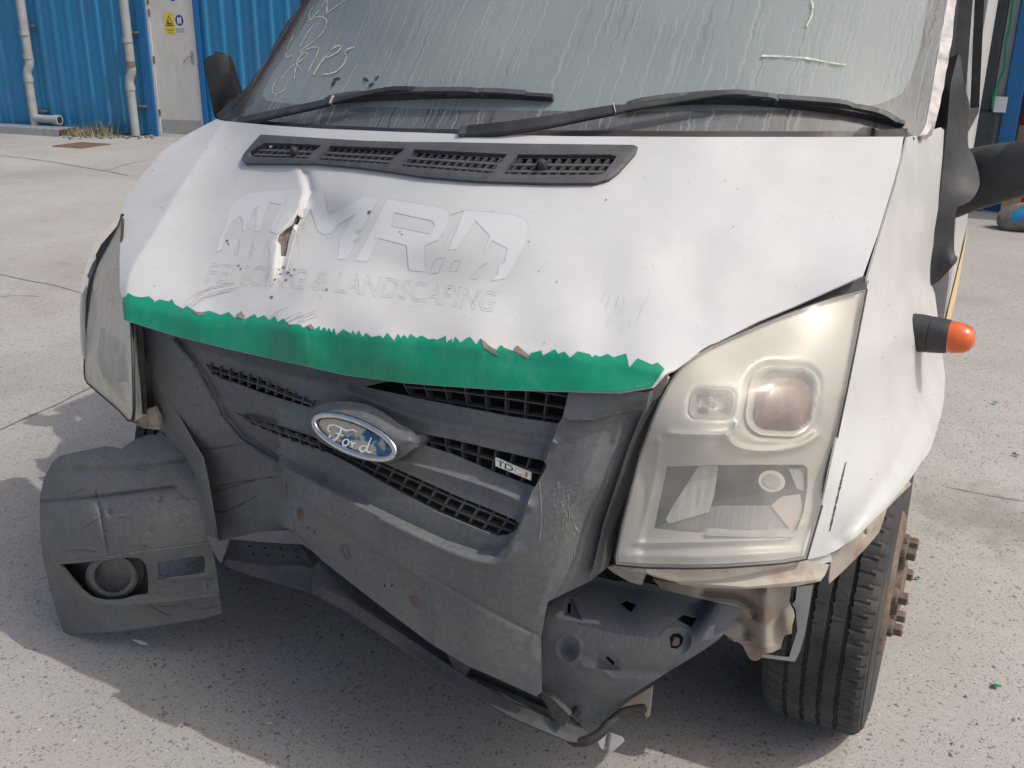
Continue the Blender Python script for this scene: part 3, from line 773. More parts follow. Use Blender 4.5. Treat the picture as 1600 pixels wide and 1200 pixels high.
for i, (dx, dz, wx, hz, mt, nm, lb, ct) in enumerate([(.25, 1.06, .16, .18, 'red', 'storage_tin', 'small red tin on the lower shed shelf', 'tin'), (.5, 1.06, .2, .2, 'grassgreen', 'storage_tub', 'green tub on the lower shed shelf right of the red tin', 'tub'), (.24, 1.42, .2, .2, 'signwhite', 'storage_box', 'white box on the upper shed shelf', 'box')]):
    mb = MB(); mb.box((xp0+dx, Yc+1.1, dz), (xp0+dx+wx, Yc+1.35, dz+hz), bev=.01); tag(mb.build(nm, M[mt], None), lb, ct)
mb = MB(); mb.box((xp0+.16, Yc+.6, 0), (xp0+.85, Yc+1.1, .72), bev=.01); tag(mb.build('cardboard_carton', M['brownbox'], None), 'tall brown carton standing in the shed beside the blue post', 'carton')
mb = MB(); mb.box((xp0+.17, Yc+.62, .722), (xp0+.5, Yc+1.05, .98), bev=.02); tag(mb.build('red_bundle', M['red'], None), 'dark red and grey bundle lying on top of the brown carton', 'bundle')
t0 = G(1564, 330); mb = MB(); mb.box((t0[0]-.01, t0[1]-.15, 0), (t0[0]+.14, t0[1]-.03, .52), bev=.005); tag(mb.build('timber_post', M['timber'], None), 'short yellow timber post standing upright behind the blue sack', 'timber post')
t1 = G(1586, 326); mb = MB(); mb.box((t1[0]-.02, t1[1]-.2, 0), (t1[0]+.3, t1[1]+.1, .34), bev=.03); tag(mb.build('red_bag', M['red'], None), 'red bag on the ground right of the timber post', 'bag')
gl = crs([P(1586, -40, Yc-.1), P(1580, 30, Yc-.1), P(1572, 70, Yc-.1), P(1570, 105, Yc-.1), P(1560, 130, Yc-.1), P(1553, 150, Yc-.1), P(1551, 170, Yc-.1)], 6)
mb = MB(); mb.tube(gl, .012, 8); tag(mb.build('green_hose', M['hose'], None), 'thin green hose hanging down the front of the dark steel column', 'hose')
mb = MB(); c0 = G(1590, 362); prof = []
R_ = Matrix.Translation(Vector(c0)+Vector((0.06, .1, .13))) @ Matrix.Rotation(math.radians(78), 4, 'Y') @ Matrix.Rotation(.3, 4, 'Z')
pr = [(.02, -.22), (.10, -.20), (.14, -.12), (.15, 0), (.145, .10), (.11, .20), (.03, .24)]
mb.lathe(pr, R_, 20, 0, [0, 0, 0, 1, 1, 1]); mb.v = [(x+.01*math.sin(30*y), y, max((z+.025*math.sin(21*x+9*y)+.012*math.sin(47*y+31*x))*.78, .0)) for x, y, z in mb.v]
mb.m = [1 if np.mean([mb.v[i][2] for i in f_]) > .11 and np.mean([mb.v[i][0] for i in f_]) > c0[0]-.02 else 0 for f_ in mb.f]
tag(mb.build('sack', None, None, mats=[M['sackgrey'], M['sackblue']]), 'lumpy grey and blue sack slumped on the concrete at the right edge', 'sack')
mb = MB()
for i in range(130):
    b = G(rng.uniform(1530, 1570), rng.uniform(312, 326)); s = rng.uniform(.02, .06)
    mb.box((b[0]-s, b[1]-s, 0), (b[0]+s, b[1]+s, s*rng.uniform(.6, 1.6)))
o = mb.build('rubble', M['rubble'], None, smooth=False); tag(o, 'strip of grey rubble at the foot of the shed column', 'rubble', kind='stuff')

# ----- scraps on the concrete
def shard(name, uv, pts, sc, mat, lab, cat, group=None, h=.004):
    b = G(*uv); n = len(pts); mb = MB(); tilt = [rng.uniform(0, .012) for _ in pts]
    V = [(b[0]+x*sc, b[1]+y*sc, .003+t) for (x, y), t in zip(pts, tilt)]+[(b[0]+x*sc, b[1]+y*sc, .003+t+h*.5) for (x, y), t in zip(pts, tilt)]
    mb.add(V, [tuple(range(n))[::-1], tuple(range(n, 2*n))]+[(i, (i+1) % n, n+(i+1) % n, n+i) for i in range(n)])
    o = mb.build(name, mat, None, smooth=False); tag(o, lab, cat, group); return o
gp = 'green film scraps on the concrete'
shard('film_scrap', (1555, 1075), [(-1, .1), (-.2, -.8), (.9, -.3), (.7, .2), (1.1, .5), (-.1, .8)], .012, M['shard'], 'largest green film scrap, alone on the concrete right of the tyre', 'film scrap', gp)
shard('film_scrap', (1586, 713), [(-1, 0), (.2, -.4), (1, -.6), (.8, .3), (-.2, .5)], .014, M['shard'], 'flat green film scrap at the right edge beside the wing', 'film scrap', gp)
shard('film_scrap', (1554, 632), [(-1, .6), (-.1, .1), (.3, 1), (.4, .1), (1, .3), (.2, -.5), (-.4, -.3)], .016, M['shard'], 'spiky curled green film scrap level with the orange lamp', 'film scrap', gp)
shard('film_scrap', (1434, 906), [(-1, -.3), (.2, -.7), (.8, .2), (-.3, .7)], .009, M['shard'], 'tiny green film scrap beside the wheel nuts', 'film scrap', gp)
shard('paint_flake', (220, 1008), [(-1, -.1), (.2, -.2), (1, .05), (.3, .2), (-.5, .1)], .025, M['scrap'], 'long white paint flake under the broken bumper corner', 'paint flake')
shard('paint_flake', (422, 1137), [(-.6, -.5), (.5, -.2), (.1, .9)], .008, M['scrap'], 'small triangular white flake at the shadow edge in front', 'paint flake')

mb = MB()
for i in range(900):
    u, v = rng.uniform(-40, 1640), rng.uniform(420, 1230); b = G(u, v); s_ = rng.choice([.0018, .003, .0045, .007], p=[.45, .35, .16, .04])
    an = rng.uniform(0, 3.14); ca_, sa_ = math.cos(an)*s_, math.sin(an)*s_; k = rng.uniform(.5, 1)
    mb.add([(b[0]+ca_, b[1]+sa_, 0), (b[0]-sa_*k, b[1]+ca_*k, 0), (b[0]-ca_*.8, b[1]-sa_*.8, 0), (b[0]+sa_*k, b[1]-ca_*k, 0), (b[0]+ca_*.2, b[1]+sa_*.2, s_*1.1)], [(0, 1, 4), (1, 2, 4), (2, 3, 4), (3, 0, 4)])
o = mb.build('loose_grit', M['rubble'], None, smooth=False); tag(o, 'loose grit scattered over the concrete around the van', 'grit', kind='stuff')

# ================================================================= VAN
van = empty('van', (0, 0, 0))
tag(van, 'white crash-damaged van with torn green film along its bonnet edge and broken bumper', 'van')

# ---------------- bonnet
HOOD = [(338,186,.77),(350,189,.76),(425,196,.66),(500,201,.60),(620,206,.545),(735,210,.52),(900,213,.55),(1100,214,.62),(1300,214,.73),(1415,213,.79),
 (252,238,.63),(196,312,.45),(190,340,.38),(188,400,.25),(187,450,.16),(195,500,.105),
 (1395,290,.68),(1372,365,.57),(1350,430,.46),(1240,480,.36),(1130,530,.24),(1055,580,.13),(1040,592,.105),
 (300,290,.535),(450,290,.46),(600,290,.41),(700,290,.40),(850,290,.43),(1000,290,.485),(1200,290,.585),
 (300,400,.29),(450,400,.245),(640,400,.24),(850,400,.27),(1000,400,.325),(1200,400,.43),
 (300,470,.155),(450,475,.13),(605,480,.135),(800,490,.155),(950,500,.20),(1100,500,.27),
 (210,470,.135),(300,490,.112),(450,505,.082),(600,525,.072),(750,540,.083),(900,555,.105),(1000,565,.12),
 (210,505,.105),(300,535,.085),(450,575,.062),(600,600,.052),(750,607,.058),(880,612,.068),(1000,610,.085),(1030,600,.10)]
hood_tps = tps(HOOD, 2e-4)
crease_l = crs([(349,189),(322,232),(296,272),(268,316),(243,360),(222,392),(209,414),(199,446),(199,500)], 5)
fold = crs([(471,268),(478,300),(470,330),(456,352),(441,372),(436,400),(432,430)], 5)
HREL = [('crease', crease_l, -1, -.00012, 60) if False else ('crease', crease_l, 1, .0011, 90),
        ('dent', fold, -1, (466, 362), (82, 52), .050), ('bump', (640, 430), (70, 34), .012), ('bump', (515, 345), (34, 30), .014), ('bump', (660, 430), (80, 40), .012),
        ('groove', fold+np.array([6, 0]), 6, .012), ('groove', fold-np.array([6, 0]), 9, -.003),
        ('groove', crs([(330,470),(400,440),(440,425)],4), 16, .006),
        ('bump', (470, 545), (22, 40), -.005), ('bump', (520, 548), (24, 40), .005), ('bump', (418, 500), (25, 50), .004), ('bump', (590, 560), (40, 30), -.003),
        ('bump', (455, 250), (40, 22), -.008), ('groove', [(1110,500),(1150,380),(1215,270),(1235,216)], 40, -.004),
        ('groove', [(200,478),(300,498),(450,514),(600,530),(750,545),(900,560),(1030,580)], 10, -.004),
        ('waves', .0004, 67, 46)]
hood_rel = relief_fn(HREL)
hood_f = lambda uv: hood_tps(uv)+hood_rel(np.asarray(uv, float).reshape(-1, 2))
hood_ol = [(338,186),(350,189),(425,196),(500,201),(620,206),(735,210),(900,213),(1100,214),(1300,214),(1412,213.5),
 (1407,245),(1395,290),(1372,365),(1349,430),(1300,452),(1240,479),(1185,502),(1130,530),(1085,556),(1055,578),(1041,584),(1022,605),(967,614),(885,612),(770,609),(700,604),(635,599),(537,586),(459,568),(362,547),(271,524),(195,501),
 (192,470),(187,450),(187,400),(190,340),(196,312),(222,273),(252,238),(296,208)]
vent_in = [(417,226),(560,232),(660,238),(791,246),(955,246),(964,249),(944,276),(933,279),(835,279),(765,276),(660,267),(613,262),(485,252),(391,249),(395,241)]
tearh = [(300+x/2.857, 260+y/2.857) for x, y in [(475,208),(484,222),(480,245),(466,268),(444,285),(436,310),(432,350),(428,400),(398,402),(396,352),(384,338),(380,318),(386,300),(408,288),(432,272),(452,258),(462,228)]]
hood = sheet('bonnet', van, M['paint'], hood_ol, hood_tps, holes=[vent_in, tearh], step=8, thick=.004, relief=HREL, edge=8, angle=50)
# green film, jagged upper edge
c7 = [(48,112),(65,88),(95,105),(130,110),(165,105),(190,125),(175,138),(215,120),(260,130),(275,118),(290,145),(330,165),(345,150),(400,185),(455,175),(510,195),(548,180),(580,210),(592,185),(625,215),(675,190),(685,210),(720,195),(745,220),(770,198),(785,228),(810,212),(840,240),(890,240),(905,255),(930,245),(960,265),(985,245),(986,270),(1010,252),(1020,275),(1030,255),(1045,280),(1055,255),(1065,290),(1100,262),(1140,285),(1145,268),(1160,290),(1175,268),(1190,300),(1210,280),(1235,300),(1275,292),(1290,305),(1310,280),(1345,320),(1360,285),(1375,305),(1390,290),(1410,310),(1420,285),(1450,305),(1470,296)]
c8 = [(0,262),(40,285),(80,280),(90,290),(150,262),(153,305),(185,280),(193,312),(208,268),(240,305),(298,268),(340,318),(362,280),(380,300),(420,325),(465,352),(480,330),(492,320),(512,338),(570,355),(580,372),(668,402),(680,370),(745,355),(755,385),(830,348),(850,375),(890,362),(925,398),(970,362),(1045,378),(1062,400),(1075,385),(1110,395),(1160,378),(1195,400),(1275,375),(1295,462),(1345,405),(1435,445),(1470,432),(1512,472)]
jag = [(192.5, 472), (193.5, 464)]+[(180+x/3.077, 430+y/3.077) for x, y in c7]+[(660+x/4, 460+y/4) for x, y in c8]
gbot = [(1020,604),(967,613),(885,611),(770,608),(700,603),(635,598),(537,585),(459,567),(362,546),(271,523),(195.5,500)]
green = sheet('green_film', hood, M['green'], jag+gbot, hood_f, step=7, thick=.0008, off=.0024, edge=6, angle=60)
# flakes where the film lifted
mbf = MB()
for poly in ([(752,531),(757,535),(776,551),(780,556),(770,552),(756,545)], [(806,543),(809,542),(828,556),(826,560),(804,550)], [(372,497),(378,487),(384,496),(380,500)], [(480,511),(486,508),(493,515),(487,517)], [(300,488),(315,490),(322,494),(312,496)]):
    v, f = sheet('x', None, None, poly, hood_f, step=6, thick=.0008, off=.0038, build=False); mbf = MB(); mbf.add(v, f); mbf.build('lifted_flake', M['flake'], hood, smooth=False)
# ghost lettering and fence emblem left by peeled film
def c6(L): return [(300+x/2.857, 260+y/2.857) for x, y in L]
glyphs = [
 ([(108,385),(120,330),(150,265),(165,200),(200,150),(250,120),(330,108),(425,104),(400,170),(345,160),(335,185),(300,290),(280,290),(288,205),(300,172),(275,195),(232,290),(225,290),(228,240),(212,220),(165,262),(150,300),(135,370)], None),
 ([(430,103),(490,100),(462,200),(440,250),(385,300),(345,292),(385,200)], None),
 ([(470,215),(488,160),(525,98),(585,112),(610,220),(770,130),(835,140),(765,275),(690,415),(650,415),(658,330),(735,208),(650,262),(620,298),(590,306),(560,285),(530,190),(508,230),(485,232)], None),
 ([(870,143),(990,162),(1100,180),(1145,198),(1150,230),(1140,265),(1105,325),(1040,352),(1042,470),(968,462),(958,352),(835,320),(785,425),(730,420),(800,290)], [(905,205),(1070,240),(1085,260),(1060,300),(890,265)]),
 ([(1215,195),(1330,203),(1440,215),(1490,235),(1505,270),(1498,320),(1450,420),(1400,500),(1335,510),(1365,480),(1370,440),(1395,430),(1410,365),(1340,330),(1300,390),(1330,310),(1265,240),(1180,370),(1145,372)], None)]
for o_, h_ in glyphs:
    sheet('bare_lettering', hood, M['letter'], c6(o_), hood_f, holes=[c6(h_)] if h_ else (), step=9, thick=.0003, off=.0006, edge=8)
mbo = MB(); ofs = lambda uv: hood_f(uv)-.0012
for o_, h_ in glyphs:
    ribbon(mbo, densify(c6(o_), 7), hood_f, .55, .0012, closed=True)
    if h_: ribbon(mbo, densify(c6(h_), 7), hood_f, .8, .0016, closed=True)
for o_ in ([(160,325),(163,350)], [(190,390),(215,320),(205,395),(190,390)], [(255,400),(275,325),(268,395),(255,400)], [(320,400),(335,330),(350,400)], [(1090,410),(1130,405),(1105,470),(1060,480),(1090,410)], [(1170,420),(1205,418),(1185,465),(1150,465),(1170,420)], [(1290,445),(1320,425),(1270,500),(1240,500),(1290,445)], [(1160,215),(1215,195)], [(1120,365),(1190,230)], [(440,105),(370,290)], [(835,140),(770,260),(740,330)], [(470,300),(480,400)]):
    ribbon(mbo, densify(c6(o_), 7, False), hood_f, .8, .0016)
s, f, bd = text_mesh('FENCING & LANDSCAPING')
s = s+0; bowl = -.10*np.sin(math.pi*s[:, 0])
q = quad_map(np.stack([s[:, 0], s[:, 1]-bowl*0], 1), c6([(85,432),(1365,560),(1340,650),(60,515)])); q[:, 1] -= 5.5*np.sin(math.pi*s[:, 0])
for e in bd: ribbon(mbo, q[list(e)], hood_f, .6, .001)
mbo.build('lettering_outline', M['outline'], hood, smooth=False)['kind'] = 'stuff'
# chips, scratches and the tear
mbc = MB()
def blot(mb, u, v, r, dep, off=.002):
    n = 7; p = [(u+r*rng.uniform(.5, 1.1)*math.cos(2*math.pi*k/n), v+r*rng.uniform(.4, .9)*math.sin(2*math.pi*k/n)) for k in range(n)]
    X = atY(p, dep(np.array(p))-off); mb.add(X, [tuple(range(n))])
for (u, v, r) in [(424,464,3.4),(355,376,2.5),(357,381,2),(373,415,2),(376,420,2.2),(577,331,3),(575,334,2),(443,418,3),(450,426,3),(438,428,2.6),(455,430,2.2),(447,437,2.4),(430,436,2.2),(460,421,2),(436,421,2),(511,452,2.4),(947,312,2),(625,362,1.6),(628,366,1.6),(870,440,1.6)]: blot(mbc, u, v, r, hood_f)
for i in range(230):
    u, v = rng.uniform(230, 1380), rng.uniform(225, 560)
    if not inside(np.array([[u, v]]), np.array(hood_ol))[0] or inside(np.array([[u, v]]), np.array(vent_in))[0] or v > 470+ (u-200)*.11: continue
    if 375 < u < 1000 and 205 < v < 292: continue
    blot(mbc, u, v, rng.choice([.5, .7, .9, 1.3], p=[.4, .35, .2, .05]), hood_f)
mbc.build('stone_chip', M['chip'], hood, smooth=False)['kind'] = 'stuff'
mbs = MB()
for a in range(9):
    u0, v0 = 300+rng.normal(0, 14), 455+a*2.2; ribbon(mbs, crs([(u0, v0+10), (u0+25, v0-6), (u0+62, v0-14)], 5), hood_f, .45, .0012)
for a in range(12):
    u0, v0 = 445+rng.normal(0, 16), 515+rng.normal(0, 6); ribbon(mbs, crs([(u0, v0), (u0+12, v0-14), (u0+34, v0-24)], 5), hood_f, rng.uniform(.35, .7), .0016)
for a in range(14):
    u0, v0 = rng.uniform(930, 1010), rng.uniform(470, 520); ribbon(mbs, [(u0, v0), (u0+rng.uniform(2, 12), v0-rng.uniform(6, 26))], hood_f, .35, .001)
ribbon(mbs, [(755,452),(748,458),(742,466),(738,474)], hood_f, 1.3, .002)
mbs.build('scratch', M['scuffgrey'], hood, smooth=False)['kind'] = 'stuff'
tear = sheet('torn_edge', hood, M['chip'], [(460,328),(474,330),(472,350),(462,362),(452,372),(450,406),(434,406),(432,380),(428,370),(430,358),(440,346),(456,340)], lambda uv: hood_f(uv)+.008, step=6, thick=.001)
sheet('tear_flap', hood, M['paint'], [(460,350),(466,352),(460,372),(452,402),(447,424),(444,426),(447,398),(452,372)], lambda uv: hood_f(uv)-.003-.0002*(uv[:, 0]-452), step=6, thick=.0012)
sheet('tear_flap', hood, M['galv'], [(431,370),(434,360),(444,352),(452,352),(446,366),(440,376),(443,398),(438,401),(437,380)], lambda uv: hood_f(uv)+.010, step=6, thick=.0012)
# hinge-side underside so the bonnet is not hollow
# ---------------- bonnet vent
vent_ol = [(411,214),(494,220),(576,225),(638,227),(700,227.5),(813,230),(990,232),(996,235),(993,243),(966,273),(951,284),(929,290),(857,290),(747,286.5),(660,279),(617,272),(556,264),(494,258.5),(386,258),(381,254),(384,245),(397,229)]
D1 = [(507,232),(519,236),(497,253),(484,253)]; D2 = [(636,238),(649,242),(625,264),(610,263)]; D3 = [(795,246),(810,247),(785,278),(769,277)]
bays = [[(417,226.5),(506,231),(484,251.5),(391,248.5),(395,241)], [(519,232),(635,237),(610,261.5),(497,252.5)], [(650,238),(794,246),(769,276),(626,264)], [(810,246.5),(955,246.5),(964,249.5),(944,275.5),(932,278.5),(835,278.5),(786,277)]]
vent = sheet('bonnet_vent', van, M['trim'], vent_ol, hood_f, holes=bays, step=8, thick=.010, off=.009, edge=6, relief=[('region', vent_ol, 6, -.003)])
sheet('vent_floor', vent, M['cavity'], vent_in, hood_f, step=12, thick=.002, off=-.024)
def lerp(a, b, t): return np.asarray(a, float)*(1-t)+np.asarray(b, float)*t
tooth = MB()
for bi, (TL, TR, BR, BL) in enumerate([((417,227),(506,231),(485,251),(391,248)), ((519,232),(635,237),(611,261),(498,252)), ((650,238),(794,246),(770,276),(627,264)), ((810,246.5),(962,247.5),(938,278),(787,277))]):
    for t in (.40, .74):
        a, b = lerp(TL, BL, t), lerp(TR, BR, t); q = densify([a, b], 14, False); X = atY(q, hood_f(q)-.002)
        mb = MB(); mb.sweep(X, .0075, .006, up=(0, -.5, .86)); mb.build('louvre', M['trim'], vent, smooth=False)
    nt_ = (9, 11, 12, 10)[bi]
    for row, (t0, t1) in enumerate(((.10, .33), (.45, .67), (.80, 1.0))):
        for k in range(nt_):
            s_ = (k+.5)/nt_
            a = lerp(lerp(TL, TR, s_), lerp(BL, BR, s_), t0); b = lerp(lerp(TL, TR, s_), lerp(BL, BR, s_), t1); b = b+np.array([-1.5, 0])
            X = atY([a, b], hood_f(np.array([a, b]))+np.array([-.001, .003])); tooth.sweep(X, .0065, .008, up=(0, -.5, .86))
tooth.build('vent_tooth', M['trim'], vent, smooth=False)['kind'] = 'stuff'
for (u, v) in ((462, 238), (848, 259)):
    c = P(u, v+4, float(hood_f(np.array([[u, v+4.]]))[0])); mb = MB()
    mb.lathe([(.0115, -.01), (.0115, .006), (.010, .016), (.006, .021), (.001, .022)], Matrix.Translation(Vector(c)) @ Matrix.Rotation(math.radians(32), 4, 'X'), 9)
    mb.build('washer_nozzle', M['black'], vent, angle=30)

# ---------------- windscreen, scuttle, pillars
GL = [(376,186,.86),(480,198,.70),(735,205,.585),(1000,208,.635),(1300,208,.795),(1436,212,.885),(485,0,1.11),(600,0,.95),(800,0,.85),(1000,0,.87),(1250,0,.99),(1478,0,1.13),(425,100,.98),(735,100,.71),(1000,100,.755),(1455,100,1.005)]
gl_t = tps(GL); glass_f = lambda uv: gl_t(uv)
gl_ol = [(374,187),(425,193),(480,197),(600,202),(735,205),(1000,208),(1200,208),(1436,213),(1445,199),(1455,153),(1472,50),(1480,0),(1500,-130),(1510,-230),(1000,-250),(650,-240),(560,-115),(485,0),(452,55),(422,102),(400,140)]
glass = sheet('windscreen', van, M['glass'], gl_ol, glass_f, step=30, thick=None, edge=25)
frit_in = [(1472,-200),(1450,0),(1437,75),(1424,120),(1408,148),(1378,161),(1345,167),(1200,172),(1000,174),(740,172),(515,165),(440,161),(417,157),(410,150),(412,140),(428,112),(465,55),(500,0),(634,-200)]
fr_out = [(378,186),(425,192.5),(480,196.5),(600,201.5),(735,204.5),(1000,207.5),(1200,207.5),(1434,212),(1443,199),(1453,153),(1470,50),(1478,0),(1497,-130),(1506,-228),(1000,-248),(652,-238),(562,-115),(487,0),(454,55),(424,102),(402,140)]
m_, nt_, b_ = newmat('inner_dust_film'); out_ = nt_.nodes['Material Output']; nt_.nodes.remove(b_); v_ = coords(nt_)
tr_ = node(nt_, 'ShaderNodeBsdfTransparent'); df_ = node(nt_, 'ShaderNodeBsdfDiffuse'); mx_ = node(nt_, 'ShaderNodeMixShader')
nt_.links.new(ramp(nt_, noise(nt_, v_, 2.1, 4, .5), [(.3, (.20, .245, .26)), (.65, (.31, .335, .325))]), df_.inputs[0])
nt_.links.new(ramp(nt_, noise(nt_, v_, 1.4, 3, .5), [(.32, .90), (.62, .97)]), mx_.inputs[0]); nt_.links.new(tr_.outputs[0], mx_.inputs[1]); nt_.links.new(df_.outputs[0], mx_.inputs[2]); nt_.links.new(mx_.outputs[0], out_.inputs[0])
sheet('dust_film', glass, m_, frit_in, lambda uv: glass_f(uv)+.004, step=30, thick=None, edge=25)
sheet('frit_band', glass, M['rubber'], fr_out, lambda uv: glass_f(uv)+.004, holes=[frit_in], step=25, thick=None, edge=20)
scut = sheet('scuttle_panel', van, M['black'], [(343,188),(374,184),(425,190),(480,194),(600,199.5),(735,202.5),(1000,204.5),(1200,205),(1340,205),(1420,206),(1430,216),(1300,219),(900,218),(735,215),(620,211),(500,206),(425,201),(345,193)],
      lambda uv: np.maximum(hood_tps(uv)+.035, gl_t(uv)-.02), step=14, thick=.01)
sheet('scuttle_cap', scut, M['rubber'], [(1330,214),(1340,203),(1349,198),(1362,199),(1372,203),(1418,200),(1419,216),(1372,217)], lambda uv: gl_t(uv)-.045, step=8, thick=.02, relief=[('groove', [(1362,198),(1360,216)], 4, .012)])
lp = [(476,0),(447,42),(415,97),(390,135),(365,160),(340,181),(344,188),(360,189),(375,184),(400,141),(423,103),(453,55),(486,0),(560,-113),(640,-230),(625,-240),(545,-118)]
pl = sheet('windscreen_pillar', van, M['rubber'], lp, lambda uv: gl_t(uv)+.0, step=10, thick=.05, relief=[('groove', crs([(480,0),(448,52),(418,100),(394,139),(362,178)], 5), 3, .012)], off=.006)
pr_ = [(1479,0),(1471,50),(1461,107),(1454,153),(1444,199),(1436,214),(1447,212),(1463,188),(1474,134),(1484,77),(1494,0),(1511,-140),(1522,-230),(1508,-232),(1498,-130)]
pr = sheet('windscreen_pillar', van, M['sealant'], pr_, lambda uv: gl_t(uv)+.01, step=7, thick=.05, off=.004, relief=[('waves', .003, 4, 9)])
# pen marks and hand smears on the glass
mbk = MB()
def chalk(pts, w0=2.0):
    q = crs(pts, 5); mbk = MB(); ribbon(mbk, q, glass_f, w0*.8*np.where(rng.random(len(q)) < .12, .15, .4+.8*rng.random(len(q))), .004); mbk.build('pen_mark', M['chalk'], glass, smooth=False)
def k4(L): return [(340+x/4, y/4) for x, y in L]
chalk(k4([(500,395),(485,440),(478,495)]), 1.8); chalk(k4([(490,400),(520,345),(560,325),(545,360),(500,395),(515,420),(525,440)]), 1.5)
chalk(k4([(565,445),(600,380),(632,310),(610,293),(560,305),(510,335)]), 1.4)
chalk(k4([(600,465),(640,400),(690,335),(735,292),(770,288),(755,320),(700,352),(680,358)]), 2.4)
chalk(k4([(855,295),(815,305),(795,330),(805,350),(790,395),(750,440),(700,460),(658,462)]), 2.4)
chalk(k4([(515,290),(560,210),(600,155)]), 1.6); chalk(k4([(565,128),(620,105),(670,112),(680,150),(650,210),(590,265),(510,320)]), 1.6)
chalk(k4([(590,108),(640,60),(670,0)]), 1.3); chalk(k4([(680,-10),(685,40),(680,85)]), 2.0); chalk(k4([(690,75),(740,40),(795,0)]), 1.3); chalk(k4([(620,20),(580,70),(570,110),(590,125)]), 1.2)
chalk(k4([(345,540),(342,575),(365,585),(400,572),(428,555)]), 1.4); chalk(k4([(345,545),(365,495)]), 1.0); chalk(k4([(480,215),(440,290),(425,350),(470,345)]), 1.0); chalk(k4([(380,515),(430,450),(480,400)]), .9)
chalk([(1190,87),(1225,88),(1262,91),(1300,98),(1322,101)], 3.2); chalk([(1266,-6),(1270,8),(1268,25),(1260,41)], 3.4)
for (u, v, a, b, r) in ((521,130,5,2.4,-1.2),(526,123,6,2,-.2),(571,124,5,2.4,.5),(580,132,5,2.2,-.5),(589,121,5,1.6,-.7)):
    q = ell(u, v, a, b, 12, r); mbk = MB(); mbk.add(atY(q, glass_f(q)-.0035), [tuple(range(12))]); mbk.build('finger_smear', M['rubber'], glass, smooth=False)
# wipers
def wiper(arm, blade, bridge, wd_, offs):
    w_ = empty('wiper', tuple(P(arm[0][0], arm[0][1], float(glass_f([arm[0][:2]])[0])-.06))); w_.parent = van; org = np.array(w_.location)
    def X(L, n=6):
        q = crs([a[:2] for a in L], n); o_ = np.interp(np.linspace(0, 1, len(q)), np.linspace(0, 1, len(L)), [a[2] for a in L]); return atY(q, glass_f(q)-o_)-org
    up = (0, -.72, .69)
    A = X(arm); n = len(A); tp = np.interp(np.linspace(0, 1, n), [0, .12, .5, .54, 1], [.9, 1, .75, .5, .42])
    mb = MB(); mb.sweep(A, wd_, .014, up=up, taper=tp, bev=.25*.014); mb.build('wiper_arm', M['black'], w_, angle=30)
    B = X(blade); mb = MB(); mb.sweep(B, .009, .016, up=up); mb.build('wiper_blade', M['rubber'], w_, smooth=False)
    fr_ = MB()
    for br in bridge:
        Bq = X(br, 4); fr_.sweep(Bq, .012, .007, up=up)
        for k in (0, len(Bq)-1):
            j = int(np.argmin(np.linalg.norm(B-Bq[k], axis=1))); fr_.sweep([Bq[k], B[j]], .010, .006, up=(1, 0, 0))
    fr_.build('blade_frame', M['trim'], w_, smooth=False)
    mb = MB(); mb.sweep([A[0]-(A[3]-A[0])*.5, A[0]], wd_*.86, .016, up=up, bev=.004); mb.build('pivot_cap', M['trim'], w_, smooth=False)
    mb = MB(); j = int(len(A)*.5); mb.sweep([A[j]-(A[j+1]-A[j])*.08, A[j]+(A[j+1]-A[j])*.08], wd_*.8, .017, up=up); mb.build('arm_ferrule', M['galv'], w_, smooth=False)
wiper([(372,190,.05),(400,185,.05),(440,176,.05),(492,165,.05),(550,151,.045),(610,139.5,.045),(657,140,.035),(664,142,.03)],
      [(511,157,.012),(560,154,.012),(620,151,.012),(700,148,.012),(790,149,.012),(864,153,.012)],
      [[(513,153,.02),(545,147.5,.028),(575,146,.02)], [(560,150,.022),(610,143,.032),(660,141,.038),(735,141,.034),(757,147,.02)], [(700,146,.022),(757,142,.03),(822,146,.02)]], .030, 0)
wiper([(730,206,.06),(780,202,.06),(850,192,.055),(909,181,.05),(960,172,.05),(1030,161,.045),(1131,145.5,.045),(1180,147,.035),(1194,149,.03)],
      [(978,169,.012),(1020,161,.012),(1080,157,.012),(1140,157,.012),(1200,160,.012),(1280,168,.012),(1350,179,.012),(1412,195,.012)],
      [[(980,164,.02),(1005,157,.028),(1062,150,.028),(1090,153,.02)], [(1060,151,.022),(1120,146,.034),(1200,150,.038),(1214,155,.03)], [(1214,152,.03),(1313,160,.032),(1335,168,.02)], [(1313,163,.022),(1372,174,.028),(1402,189,.02)]], .034, 0)
# cabin behind the glass
cab = empty('cabin', (0, 1.6, .5)); cab.parent = van; co = np.array(cab.location)
def cbox(name, lo, hi, mat, bev=0.0, par=cab): 
    mb = MB(); mb.box(tuple(np.array(lo)-co), tuple(np.array(hi)-co), bev=bev); return mb.build(name, mat, par, smooth=bev > 0)
cbox('dashboard', (-.80, .92, .9), (.80, 1.45, 1.25), M['dash'], .04)
cbox('steering_column', (.30, 1.25, 1.15), (.46, 1.6, 1.22), M['dash'])
for sx in (-.42, .42): 
    cbox('seat', (sx-.27, 1.9, .7), (sx+.27, 2.03, 1.5), M['seat'], .04); cbox('headrest', (sx-.13, 1.93, 1.53), (sx+.13, 2.03, 1.74), M['seat'], .03)
mb = MB(); t = np.linspace(0, 2*math.pi, 29); mb.tube(np.stack([.38+.19*np.cos(t), 1.52+.08*np.sin(t), 1.30+.17*np.sin(t)], 1)-co, .014, 8, cap=False); mb.build('steering_wheel', M['dash'], cab)
cbox('roof', (-.80, 1.32, 1.98), (.80, 2.75, 2.06), M['paint'], .03)
cbox('rear_wall', (-.88, 2.70, .45), (.88, 2.75, 1.99), M['paint'])
